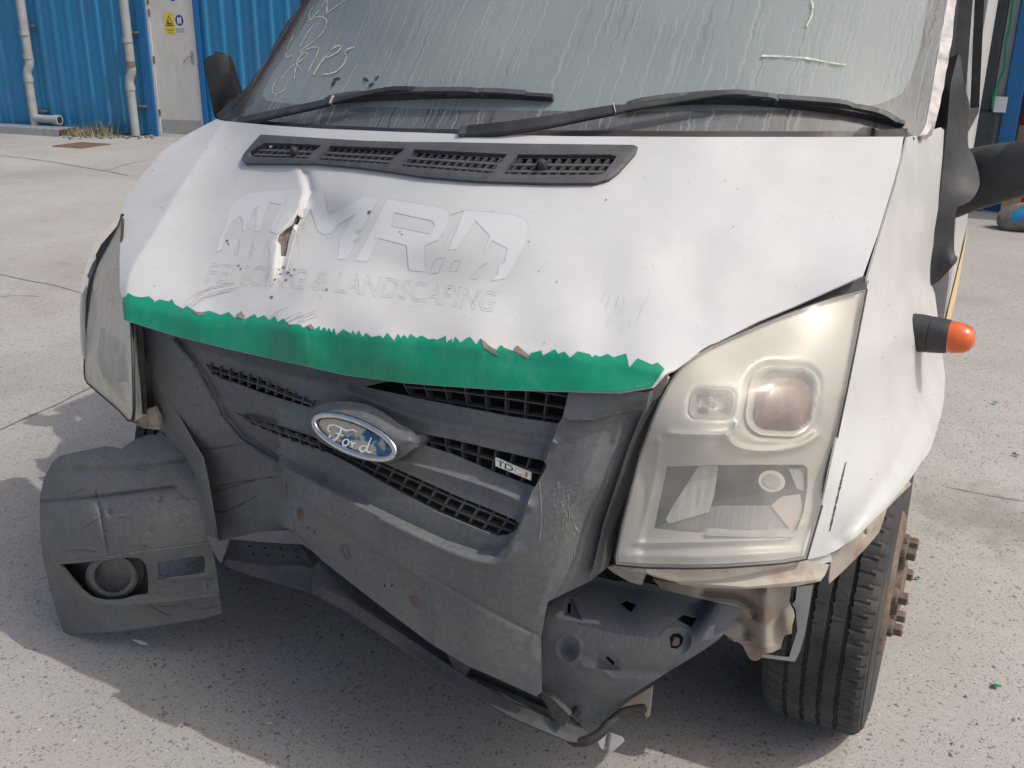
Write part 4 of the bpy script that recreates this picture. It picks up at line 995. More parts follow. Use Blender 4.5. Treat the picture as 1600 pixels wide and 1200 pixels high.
cbox('cabin_floor', (-.90, 1.0, .42), (.90, 2.72, .50), M['cavity'])
cbox('firewall', (-.84, .94, .42), (.84, .99, 1.24), M['cavity'])
for sgn in (-1, 1):
    mb = MB(); yy = [1.12, 2.28]
    prof = [(.955, .48), (.985, .62), (.99, .78), (.985, .95), (.968, 1.12), (.945, 1.27)]
    V = [(sgn*(x-.003*(y > 2)), y, z) for y in (1.14, 1.7, 2.28) for x, z in prof]; n = len(prof)
    V += [(x-sgn*.05, y, z) for x, y, z in V]; N = 3*n
    Fc = []
    for a in range(2):
        for k in range(n-1):
            q_ = (a*n+k, (a+1)*n+k, (a+1)*n+k+1, a*n+k+1); Fc.append(q_ if sgn > 0 else q_[::-1]); q2 = tuple(i+N for i in q_); Fc.append(q2[::-1] if sgn > 0 else q2)
    for a in (0, 2):
        for k in range(n-1): Fc.append((a*n+k, a*n+k+1, N+a*n+k+1, N+a*n+k))
    mb.add(V, Fc); dr = mb.build('cab_door', M['paint'], van)
    mb = MB()   # window frame and glass lean inwards
    fr0 = [(.948, 1.18, 1.275), (.948, 2.26, 1.275), (.875, 2.20, 1.93), (.875, 1.62, 1.93)]
    pts = np.array([(sgn*x, y, z) for x, y, z in fr0]+[(sgn*.948, 1.18, 1.275)])
    mb.sweep(pts, .018, .03, up=(sgn, 0, .1)); mb.build('window_frame', M['rubber'], dr, smooth=False)
    mb = MB(); mb.add([(sgn*(x-.012), y, z) for x, y, z in fr0], [(0, 1, 2, 3)]); mb.build('window', M['sideglass'], dr, smooth=False)
    mb = MB(); mb.add([(sgn*(x+.0035), y, z) for x, y, z in [(.9865, 1.15, .66), (.9855, 2.27, .66), (.9865, 2.27, .90), (.9875, 1.15, .84)]], [(0, 1, 2, 3)]); mb.build('cream_stripe', M['stripe'], dr, smooth=False)
    mb = MB(); mb.box((min(sgn*.80, sgn*.955), 2.30, .48), (max(sgn*.80, sgn*.955), 2.72, 1.98), bev=.02); mb.build('cab_side', M['paint'], van, smooth=False)

# ---------------- grille and bumper moulding
FAS = [(222,508,.165),(236,560,.155),(250,606,.145),(285,530,.12),(450,575,.085),(600,600,.075),(750,602,.075),(890,612,.088),(1010,630,.105),
 (274,644,.13),(300,690,.115),(345,655,.095),(480,660,.05),(553,680,.038),(700,700,.04),(850,740,.052),(930,760,.058),(985,700,.095),(965,780,.09),(946,818,.085),
 (316,716,.11),(329,784,.10),(340,846,.095),(400,780,.085),(440,745,.05),(550,760,.02),(700,840,.005),(800,870,.008),(870,900,.03),(920,905,.055),
 (460,800,.025),(545,863,.008),(650,940,.0),(740,1000,.003),(840,1060,.02),(500,870,.03),(846,1000,.03),(870,800,.03),(890,660,.075)]
fas_t = tps(FAS, 3e-4)
recess = [(262,522),(300,570),(330,625),(345,655),(375,690),(410,712),(450,733),(495,757),(560,791),(630,825),(690,853),(745,871),(775,873),(796,853),(813,822),(832,765),(864,690),(885,622),(892,592),(700,570),(450,530)]
op1L = [(320,568),(340,574),(410,594),(490,628),(486,637),(410,614),(368,599),(345,592),(330,582)]
op1R = [(568,604),(600,597),(660,594),(760,598),(889,605),(889,614),(878,654),(872,662),(840,657),(804,652),(748,641),(670,626),(600,611)]
op2R = [(646,675),(704,686),(780,704),(836,717),(848,719),(854,726),(853,731),(846,744),(836,761),(778,740),(706,710),(657,694)]
op3 = [(366,644),(394,653),(440,667),(476,678),(500,687),(540,700),(584,717),(648,745),(672,756),(712,774),(762,794),(804,812),(811,818),(808,827),(792,836),(776,838),(748,828),(682,800),(620,767),(580,744),(542,722),(506,704),(460,689),(420,674),(392,660)]
leftstep = [(200,480),(262,522),(300,570),(330,625),(345,655),(375,690),(410,712),(445,735),(446,748),(444,772),(450,814),(458,832),(440,850),(330,860),(200,700)]
FREL = [('region', recess, 11, .024), ('region', [(446,748),(480,784),(552,838),(636,888),(668,910),(674,1010),(600,960),(500,880),(458,832),(444,776)], 4, .007),
        ('crease', [(440,738),(444,772),(450,814),(460,836)], 1, .004, 14, 75),
        ('crease', [(958,640),(925,720),(890,800),(883,850),(846,940),(826,1010)], -1, .00045, 70),
        ('groove', crs([(330,590),(410,622),(500,645),(600,663),(700,690),(780,706)],4) if False else crs([(300,560),(420,628),(490,660)], 4), 9, -.006),
        ('groove', crs([(545,612),(640,650),(760,675),(862,690)], 4), 7, -.009),
        ('groove', crs([(350,628),(420,650),(480,668)], 4), 8, -.008),
        ('groove', crs([(625,720),(700,742),(770,765),(825,788)], 4), 7, -.009),
        ('groove', crs([(300,545),(420,580),(520,602)], 4), 10, -.006),
        ('groove', crs([(600,815),(690,858),(745,878),(780,880),(803,858)], 5), 6, -.006),
        ('groove', [(676,1005),(674,978),(670,915)], 2.5, .004),
        ('groove', [(672,900),(760,950),(835,990)], 2.5, .003),
        ('bump', (648,937), (9,13), .012, -.4), ('bump', (470,802), (6,12), .012, -.2),
        ('bump', (480,760), (10,6), -.004), ('bump', (505,750), (8,10), .004),
        ('waves', .0004, 51, 61)]
fas_rel = relief_fn(FREL); fas_f = lambda uv: fas_t(uv)+fas_rel(np.asarray(uv, float).reshape(-1, 2))
fas_ol = [(222,500),(226,530),(236,575),(250,606),(274,644),(300,690),(316,716),(322,745),(329,784),(340,847),(360,841),(400,834),(450,826),(458,832),(480,854),(506,878),(575,932),(636,978),(675,1007),(730,1040),(790,1066),(838,1088),(845,1083),(846,995),(856,940),(920,909),(930,885),(946,818),(985,700),(1008,642),(1014,612),(890,597),(750,585),(600,580),(450,555),(300,512)]
bumper = sheet('front_bumper', van, M['plastic'], fas_ol, fas_t, holes=[op1L, op1R, op2R, op3], step=9, thick=.006, relief=FREL, edge=7, angle=42,
               lines=[[(444,740),(444,772),(450,814),(460,836)]])
# left return flange and right return face
sheet('bumper_flange', bumper, M['plastic_dusty'], [(222,512),(224,558),(242,640),(249,674),(290,712),(304,740),(312,790),(324,836),(340,848),(329,784),(322,745),(316,716),(300,690),(274,644),(250,606),(236,575),(227,535)],
      lambda uv: fas_t(uv)+.0017*seg_dist(uv, [(222,500),(226,530),(236,575),(250,606),(274,644),(300,690),(316,716),(322,745),(329,784),(340,847)])[0], step=8, thick=.004)
sheet('bumper_flange', bumper, M['plastic'], [(1008,642),(985,700),(946,818),(930,886),(922,908),(950,886),(960,850),(973,818),(1001,706),(1031,627),(1042,600),(1044,590),(1015,612)],
      lambda uv: fas_t(uv)+.0017*seg_dist(uv, [(1014,612),(1008,642),(985,700),(946,818),(930,885),(920,909)])[0], step=8, thick=.004)
sheet('bumper_top', bumper, M['plastic'], [(889,612),(960,612),(1000,612),(1014,614),(1010,640),(995,640),(940,652),(930,656),(890,656),(880,650)], lambda uv: fas_f(uv)-.012, step=8, thick=.004, relief=[('groove', [(930,655),(1000,630)], 6, .008)])
rad = MB(); rad.box((-.50, .30, .45), (.52, .36, .96)); rad.build('radiator', M['cavity'], van, smooth=False)
def lattice(top, bot, n, rows, name='grille_lattice', w_=.0034, sh=0.0, back=.03, par=bumper, ext=.12):
    mb = MB(); T = densify(top, 3, False); B = densify(bot, 3, False)
    def at_(L, t):
        d = np.concatenate([[0], np.cumsum(np.hypot(*np.diff(L, axis=0).T))]); return np.array([np.interp(t*d[-1], d, L[:, 0]), np.interp(t*d[-1], d, L[:, 1])])
    for k in range(n+1):
        t = k/n; a = at_(T, min(t+sh, 1)); b = at_(B, t); a2 = lerp(a, b, -ext); b2 = lerp(a, b, 1+ext)
        q = np.array([a2, lerp(a, b, .5), b2]); mb.sweep(atY(q, fas_f(q)*0+fas_t(q)+back+.012), w_, .014, up=(0, 1, 0))
    for r_ in rows:
        q = np.array([lerp(at_(T, t), at_(B, t), r_) for t in np.linspace(0, 1, 14)]); mb.sweep(atY(q, fas_t(q)+back+.010), .012, w_, up=(0, 0, 1))
    return mb.build(name, M['mesh'], par, smooth=False)
lattice([(332,566),(410,590),(492,626)], [(335,585),(410,610),(488,636)], 11, (.55,), w_=.0022, back=.010, ext=-.02)
lattice([(628,588),(700,590),(800,600),(890,616)], [(648,624),(748,643),(804,653),(880,664)], 8, (.05, .42, .80), sh=.0)
lattice([(646,674),(704,686),(780,704),(856,722)], [(657,694),(706,711),(778,741),(838,762)], 8, (.42,), sh=.0)
lattice([(500,687),(540,700),(584,717),(648,745),(712,774),(762,794),(811,816)], [(500,700),(542,722),(580,744),(620,767),(682,800),(748,829),(800,842)], 14, (.08, .52, .96), w_=.0045, sh=.02)
lattice([(380,648),(440,667),(500,687)], [(400,664),(460,690),(506,706)], 7, (.4,), w_=.0022, back=.010, ext=-.02)
# inner return lips of the openings come with the sheet's thickness; number-plate screws
for (u, v) in ((650,938),(472,803)):
    c = P(u, v, float(fas_f(np.array([[u, v*1.]]))[0])-.001); mb = MB(); mb.lathe([(.0125, 0), (.012, .003), (.009, .0045), (0, .005)], Matrix.Translation(Vector(c)) @ Matrix.Rotation(math.radians(82), 4, 'X'), 14); mb.build('plate_screw', M['rust'], bumper)
mb = MB(); q = ell(540, 863, 5.5, 12, 20, -.35); ribbon(mb, q, fas_f, 1.0, .001, closed=True); q = ell(540, 863, 3, 7, 16, -.35); ribbon(mb, q, fas_f, .7, .001, closed=True); mb.build('plate_ring', M['mesh'], bumper, smooth=False)
mb = MB()
for (u, v) in ((482,825),(491,832),(601,915),(612,915)): blot(mb, u, v, 2.4, fas_f, .0012)
mb.build('drill_hole', M['cavity'], bumper, smooth=False)
mb = MB()
ribbon(mb, crs([(843,752),(846,790),(846,820),(843,845)], 5), fas_f, 1.4, .0012)
for i in range(60):
    u, v = 885+rng.normal(0, 14), 815+rng.normal(0, 22); a = rng.normal(1.9, .5); l = rng.uniform(3, 12); ribbon(mb, [(u, v), (u+l*math.cos(a)*.6, v-l*math.sin(a))], fas_f, rng.uniform(.5, 1.3), .0012)
for i in range(26):
    u, v = 880+rng.normal(0, 20), 770+rng.normal(0, 10); ribbon(mb, [(u, v), (u+rng.uniform(-9, 9), v+rng.uniform(-4, 5))], fas_f, rng.uniform(.4, .8), .0012)
mb.build('scuff', M['grime_pale'], bumper, smooth=False)['kind'] = 'stuff'
# oval badge
boss = [(484,652),(490,639),(508,630),(535,627),(570,631),(600,645),(625,663),(647,675),(654,692),(632,712),(614,720),(600,722),(556,716),(500,690),(486,668)]
A_, B_, RT = 71.5, 28.0, .40; bc = (554, 682)
badge = sheet('oval_badge', van, M['plastic'], crs(boss, 3, True), lambda uv: fas_t(uv)+.0, step=7, thick=.045, relief=[('region', boss, 22, -.016)])
bf = lambda uv: fas_t(uv)-.019
q = ell(bc[0]+.3, bc[1]+.5, A_-4, B_-3.6, 64, RT); q = np.vstack([q, q[:1]]); mb = MB(); mb.tube(atY(q, bf(q)-.002), .0062, 10, cap=False); mb.build('badge_ring', M['chrome'], badge, angle=80)
sheet('badge_face', badge, M['badge'], ell(bc[0]+.5, bc[1]+1, A_-7.5, B_-7, 48, RT), bf, step=8, thick=.003)
mb = MB(); q = ell(bc[0]+.5, bc[1]+1, A_-9.5, B_-9, 48, RT); ribbon(mb, q, bf, 1.4, .002, closed=True); mb.build('badge_rim_line', M['ink'], badge, smooth=False)
mb = MB(); k5 = lambda L: [(500+x/5, 560+y/5) for x, y in L]
def script(L, w0): q = crs(k5(L), 5); n = len(q); ribbon(mb, q, bf, w0*(.7+.5*np.sin(np.linspace(0, math.pi, n))), .0028)
script([(80,578),(62,555),(72,528),(105,520),(150,535),(205,562),(255,556),(285,572)], 2.6); script([(168,545),(152,592),(122,632),(86,638),(72,612),(92,600)], 3.0); script([(118,582),(150,590),(186,604)], 2.0)
script([(205,630),(182,645),(180,672),(200,682),(222,664),(222,640),(205,630)], 2.4); script([(238,645),(252,672),(248,694)], 2.4); script([(248,680),(262,660),(282,662)], 2.2)
script([(345,680),(318,690),(312,715),(332,728),(358,712),(364,690),(345,680)], 2.4); script([(402,618),(380,670),(366,715),(384,734),(404,728)], 2.6)
mb.build('badge_script', M['badge_txt'], badge, smooth=False)
# engine badge
qd = [(774,715),(830,738),(829,750.5),(774,728)]
eb = sheet('engine_badge', van, M['label_silver'], qd, lambda uv: fas_t(uv)+.010, step=8, thick=.006)
for ch, (a, b), mt in (('T', (.05, .25), 'ink'), ('D', (.27, .50), 'ink'), ('C', (.54, .76), 'scuffdark'), ('i', (.84, .91), 'ink_red')):
    s, f, bd = text_mesh(ch); s = s.copy(); s[:, 0] = a+(b-a)*s[:, 0]; s[:, 1] = .16+.68*s[:, 1]; q = quad_map(s, qd)
    mesh_obj('badge_letter', atY(q, fas_t(q)+.0095), f, M[mt], eb, smooth=False)
# lower lip / air dam and left undertray
lip = [(488,888),(500,876),(540,904),(575,929),(636,975),(680,1004),(730,1034),(790,1060),(845,1080),(862,1094),(885,1112),(905,1130),(922,1150),(915,1163),(885,1157),(800,1121),(712,1070),(630,1013),(540,953),(487,927)]
sheet('bumper_lip', bumper, M['lip'], lip, lambda uv: .055+.02*(uv[:, 0]-480)/430-.0013*np.minimum(seg_dist(uv, [(488,888),(500,876),(575,929),(680,1004),(790,1060),(862,1094),(922,1150)])[0], 60), step=9, thick=.006,
      relief=[('groove', [(487,912),(540,935),(630,992),(712,1046),(800,1098),(900,1140)], 7, -.008), ('groove', [(735,1052),(800,1082),(868,1112)], 5, .02)])
sheet('lip_strut', bumper, M['lip'], [(697,1020),(716,1030),(736,1042),(724,1060),(718,1061)], lambda uv: .03+0*uv[:, 0], step=7, thick=.012)
sheet('lip_strut', bumper, M['lip'], [(845,1085),(862,1090),(890,1118),(882,1135),(870,1132)], lambda uv: .03+0*uv[:, 0], step=7, thick=.012)
tray_h = [ell(390+24*k, 853+3*k if k < 2 else 855+1.2*k, 3.0, 2.2, 10) for k in range(4)]+[ell(396+23*k, 866+1.3*k, 3.2, 2.6, 10) for k in range(4)]
sheet('undertray', bumper, M['lip'], [(346,858),(358,842),(395,842),(450,846),(472,854),(492,886),(488,927),(424,909),(364,890),(350,882)], lambda uv: .055+.0011*(910-uv[:, 1])-.00012*(uv[:, 0]-346), holes=tray_h, step=7, thick=.003,
      relief=[('groove', [(355,874),(410,884),(470,884),(492,890)], 5, -.010)])
sheet('tray_rib', bumper, M['plastic'], [(358,842),(400,832),(452,828),(476,851),(440,849),(400,846)], lambda uv: .075+0*uv[:, 0], step=8, thick=.004)
sheet('tray_rib', bumper, M['plastic_dusty'], [(322,836),(342,846),(358,842),(352,862),(345,880),(336,868)], lambda uv: .08+0*uv[:, 0], step=8, thick=.006)

# ---------------- detached bumper corner, left
cor = [(62,795),(63,770),(70,745),(82,722),(93,712),(125,705),(150,700),(165,697),(178,698),(190,701),(198,695),(210,687),(228,680),(243,679),(258,688),(275,701),(290,717),(298,738),(308,770),(317,800),(324,830),(332,860),(338,890),(343,930),(347,958),(320,966),(280,972),(240,979),(200,985),(150,989),(100,991),(95,975),(88,955),(78,920),(68,880),(63,840)]
fogh = [(93,882),(120,880),(160,875),(200,871),(218,872),(228,882),(232,905),(231,928),(210,931),(190,936),(165,937),(145,932),(125,918),(108,900)]
slot = [(248,880),(270,874),(316,868),(320,873),(320,894),(300,898),(255,903),(250,902)]
cor_c = [(62,795,.09),(70,745,.10),(93,712,.12),(178,698,.12),(243,679,.15),(298,738,.12),(324,830,.085),(347,958,.135),(240,979,.07),(150,989,.04),(100,991,.055),(70,890,.07),(100,850,.02),(180,820,.005),(250,790,.03),(200,740,.07),(120,760,.05),(180,960,.045),(280,930,.075),(120,940,.035)]
cor_t = tps([(a, b, c+.035) for a, b, c in cor_c], 3e-4)
CREL = [('groove', [(62,783),(150,777),(268,762)], 3.2, .010), ('groove', [(150,770),(157,800),(163,830),(168,858)], 2.6, .006),
        ('groove', [(75,738),(150,731),(230,725),(292,716)], 4, .006), ('groove', [(70,728),(93,720),(130,735)], 5, .004),
        ('crease', [(60,888),(120,876),(220,864),(334,846)], 1, .0006, 26),
        ('groove', crs([(95,888),(112,910),(140,936),(180,945),(260,940),(340,930)], 5), 7, -.012),
        ('groove', crs([(268,905),(300,902),(325,900)], 4), 7, -.010),
        ('bump', (171,801), (5,5), .006), ('bump', (235,829), (5,5), .006), ('bump', (250,780), (4,5), .005),
        ('crease', [(290,717),(308,770),(317,800),(324,830),(332,860)], -1, 0, 1), ('waves', .0005, 49, 43)]
corner = sheet('bumper_corner', van, M['plastic_dusty'], cor, cor_t, holes=[fogh, slot], step=8, thick=.006, relief=CREL, edge=6)
cor_rel = relief_fn(CREL); cor_f = lambda uv: cor_t(uv)+cor_rel(np.asarray(uv, float).reshape(-1, 2))
sheet('fog_lamp_recess', corner, M['plastic'], [(90,880),(220,868),(236,885),(236,930),(165,942),(125,925)], lambda uv: cor_t(uv)+.075, step=8, thick=.004)
for i, (p_a, p_b) in enumerate(zip(fogh, fogh[1:]+fogh[:1])):
    pass
v = []; f = []; n = len(fogh); ring0 = atY(fogh, cor_f(np.array(fogh))+.002); ring1 = atY(fogh, cor_t(np.array(fogh))+.078)
mesh_obj('recess_wall', np.vstack([ring0, ring1]), [(i, (i+1) % n, n+(i+1) % n, n+i) for i in range(n)], M['plastic'], corner, smooth=False)
fg = sheet('fog_lamp_ring', corner, M['plastic_dusty'], ell(174, 902, 41, 36, 36), lambda uv: cor_t(uv)+.045, holes=[ell(176, 900, 29, 26, 30)], step=5, thick=.03, relief=[('groove', np.vstack([ell(175,901,35,31,36), ell(175,901,35,31,36)[:1]]), 5, -.010)])
sheet('fog_lamp_dish', corner, M['plastic_dusty'], ell(176, 900, 31, 28, 30), lambda uv: cor_t(uv)+.066, step=7, thick=.003, relief=[('bump', (176,900), (20,18), .01)])
sheet('slot_sill', corner, M['plastic_dusty'], [(246,906),(322,898),(324,922),(248,928)], lambda uv: cor_t(uv)+.012, step=8, thick=.004)
sheet('slot_post', corner, M['plastic'], [(231,872),(247,878),(247,928),(232,930)], lambda uv: cor_t(uv)+.012, step=7, thick=.01)
sheet('corner_edge', corner, M['plastic_dusty'], [(243,679),(258,688),(275,701),(290,717),(298,738),(308,770),(317,800),(324,830),(331,860),(337,862),(331,828),(322,796),(312,764),(302,733),(294,712),(278,696),(262,683),(249,675)], lambda uv: cor_t(uv)-.004, step=6, thick=.012)

mb = MB(); mb2 = MB()
for i in range(46):
    u, v = rng.uniform(70, 325), rng.uniform(700, 975); a = rng.normal(-.15, .35); l = rng.uniform(6, 46)
    p_ = np.array([(u, v), (u+l*.5*math.cos(a), v+l*.5*math.sin(a)+rng.normal(0, 1.5)), (u+l*math.cos(a), v+l*math.sin(a))])
    if inside(p_, np.array(cor)).all() and not inside(p_, np.array(fogh)).any() and not inside(p_, np.array(slot)).any(): ribbon(mb if i % 3 else mb2, crs(p_, 4), cor_f, rng.uniform(.3, .9), .0016)
mb.build('scuff', M['darkmark'], corner, smooth=False)['kind'] = 'stuff'; mb2.build('pale_scuff', M['grime_pale'], corner, smooth=False)['kind'] = 'stuff'
mb = MB()
q = densify([(90,880),(150,873),(220,862),(334,847)], 4, False); ribbon(mb, q, cor_f, .4+1.2*np.abs(rng.normal(0, .6, len(q))), .0018)
mb.build('worn_edge', M['grime_pale'], corner, smooth=False)
mb = MB(); mb2 = MB()
for i in range(90):
    u, v = rng.uniform(290, 930), rng.uniform(560, 1080); a = rng.normal(.45, .9); l = rng.uniform(3, 22)
    p_ = np.array([(u, v), (u+l*.5*math.cos(a), v+l*.5*math.sin(a)+rng.normal(0, 1)), (u+l*math.cos(a), v+l*math.sin(a))])
    if inside(p_, np.array(fas_ol)).all() and not any(inside(p_, np.array(h_)).any() for h_ in (op1L, op1R, op2R, op3)): ribbon(mb if i % 2 else mb2, crs(p_, 4), fas_f, rng.uniform(.3, .7), .0012)
mb.build('scuff', M['darkmark'], bumper, smooth=False)['kind'] = 'stuff'; mb2.build('pale_scuff', M['grime_pale'], bumper, smooth=False)['kind'] = 'stuff'
for pts in ([(320,764),(380,752),(440,744)], [(326,768),(350,764),(405,748)], [(335,800),(360,796),(400,775)], [(300,704),(340,700),(380,694)]):
    mb = MB(); q = crs(pts, 8); ribbon(mb, q, fas_f, .5+1.6*np.abs(rng.normal(0, .5, len(q))), .0014); mb.build('crease_mark', M['darkmark'], bumper, smooth=False)
# ---------------- exposed mounting bracket, right
brk = [(846,1083),(846,1040),(848,990),(856,948),(880,932),(924,911),(950,908),(976,908),(1000,914),(1040,922),(1080,932),(1120,941),(1160,949),(1162,953),(1150,964),(1136,985),(1122,1000),(1098,1017),(1060,1040),(1020,1065),(980,1090),(950,1110),(927,1124),(900,1112),(870,1098)]
bh = [[(968,942),(978,936),(996,943),(986,957)], [(1058,968),(1069,959),(1090,964),(1080,980)], [(891,929),(924,913),(921,919),(895,932)], [(887,942),(892,942),(892,957),(889,959),(887,956)], [(947,1027),(950,1026),(960,1034),(960,1040),(957,1040),(947,1032)], [(1046,996),(1052,990),(1062,990),(1068,996),(1066,1006),(1058,1014),(1048,1012)]]
brk_c = [(846,1083,.04),(848,990,.055),(856,948,.075),(924,911,.13),(976,908,.16),(1080,932,.20),(1160,949,.235),(1122,1000,.19),(1060,1040,.15),(980,1090,.105),(927,1124,.08),(900,1000,.06),(960,1000,.075),(1020,1010,.105),(1000,950,.125),(880,1060,.045),(940,1060,.065),(1010,1050,.10)]
brk_t = tps(brk_c, 3e-4)
BREL = [('crease', [(850,960),(900,975),(960,990),(1040,1000),(1060,1010)], -1, .0007, 75), ('crease', [(850,960),(900,975),(960,990),(1040,1000),(1060,1010)], 1, .0004, 110), ('bump', (888,1014), (13,14), .026), ('bump', (1056,1002), (19,17), .018), ('groove', np.vstack([ell(1056,1002,25,22,30), ell(1056,1002,25,22,30)[:1]]), 3, -.003), ('groove', np.vstack([ell(888,1014,19,21,30), ell(888,1014,19,21,30)[:1]]), 3, -.004),
        ('groove', [(908,1040),(945,1050),(960,1060),(1025,1063)], 4, -.006), ('groove', [(910,1022),(950,1040),(1000,1048),(1040,1050)], 6, .006),
        ('region', [(880,955),(884,935),(893,932),(912,972),(880,960)], 5, .009), ('region', [(930,1045),(930,1015),(968,1028),(970,1050)], 6, .008), ('waves', .0003, 39, 37)]
brk_o = sheet('mounting_bracket', van, M['bluegrey'], brk, brk_t, holes=bh, step=7, thick=.004, relief=BREL, edge=6)
sheet('hole_shade_sheet', brk_o, M['cavity'], [(850,1075),(852,995),(862,952),(926,916),(1000,920),(1090,940),(1140,955),(1110,1000),(1050,1038),(970,1088),(925,1115)], lambda uv: brk_t(uv)+relief_fn(BREL[:2])(uv)+.035, step=12, thick=.002)  # added near-black sheet standing in for the shade inside the bracket's holes
mb = MB(); brk_r = relief_fn(BREL); brk_f = lambda uv: brk_t(uv)+brk_r(np.asarray(uv, float).reshape(-1, 2))
ribbon(mb, ell(886, 1014, 20, 22, 30)[8:24], brk_f, 1.0, .0012)  # painted highlight arc on the socket rim, kept with the scuffs
for i in range(70):
    t_ = rng.uniform(0, 1); u, v = 900+150*t_+rng.normal(0, 6), 975+24*t_+rng.normal(0, 7); l = rng.uniform(3, 16); p_ = np.array([(u, v), (u+rng.normal(0, 2), v+l)])
    if inside(p_, np.array(brk)).all() and not any(inside(p_, np.array(h_)).any() for h_ in bh): ribbon(mb, p_, brk_f, rng.uniform(.3, .8), .0012)
for i in range(40):
    u, v = rng.uniform(860, 1130), rng.uniform(930, 1110); a_ = rng.uniform(0, 6.28); l = rng.uniform(2, 14); p_ = np.array([(u, v), (u+l*math.cos(a_), v+l*math.sin(a_))])
    if inside(p_, np.array(brk)).all() and not any(inside(p_, np.array(h_)).any() for h_ in bh): ribbon(mb, p_, brk_f, rng.uniform(.3, .7), .0012)
mb.build('scuff', M['grime_pale'], brk_o, smooth=False)['kind'] = 'stuff'
sheet('screw_tip', brk_o, M['rust'], [(1050,1008),(1055,996),(1062,998),(1062,1006),(1056,1010)], lambda uv: brk_t(uv)+.012, step=5, thick=.006)
mb = MB(); q = crs([P(905,1108,.10), P(893,1122,.085), P(885,1138,.07), P(886,1150,.06), P(900,1159,.055), P(918,1157,.06), P(936,1147,.075), P(955,1128,.10), P(975,1113,.13), P(1005,1107,.18)], 6); mb.tube(q, .0095, 12)
mb.build('harness_hose', M['rubber'], van)
sheet('hose_bracket', van, M['rustcream'], [(952,1120),(990,1090),(1020,1072),(1014,1120),(1010,1122),(1005,1108),(975,1110),(955,1130)], lambda uv: .20+0*uv[:, 0], step=8, thick=.004)
sheet('loose_clip', van, M['galv'], [(930,1148),(942,1138),(950,1144),(974,1153),(976,1158),(954,1178),(946,1172),(938,1168)], lambda uv: .085+.0006*(uv[:, 0]-930), step=6, thick=.002, relief=[('groove', [(950,1144),(946,1172)], 3, .01)])

# ---------------- headlamps
lensR = crs([(1353,452),(1340,520),(1322,610),(1303,700),(1283,790),(1259,873),(1225,879),(1189,882),(1130,886),(1075,887),(1010,886),(963,882),(962,870),(972,820),(986,763),(1001,706),(1016,664),(1031,627),(1042,606),(1053,588),(1066,571),(1084,557),(1112,541),(1145,526),(1185,509),(1224,493),(1265,478),(1300,466)], 1, True)
HLR = [(1353,452,.47),(1340,520,.42),(1303,700,.305),(1259,873,.165),(1189,882,.098),(1075,887,.048),(963,882,.03),(1001,706,.08),(1031,627,.105),(1053,588,.14),(1084,557,.18),(1145,526,.255),(1224,493,.345),(1300,466,.42),
       (1120,780,.105),(1200,760,.165),(1240,640,.22),(1180,640,.17),(1100,680,.10),(1260,560,.30)]
hlr_t = tps(HLR, 3e-4)
win = [(1042,729),(1110,727),(1180,726),(1255,726),(1262,732),(1262,760),(1256,800),(1246,828),(1236,836),(1180,836),(1120,834),(1060,830),(1022,826)]
ind = rrect(1222, 627, 104, 106, 34, 6, 0.06, -.08); sid = rrect(1112, 631, 66, 46, 16, 5, 0.03, -.12)
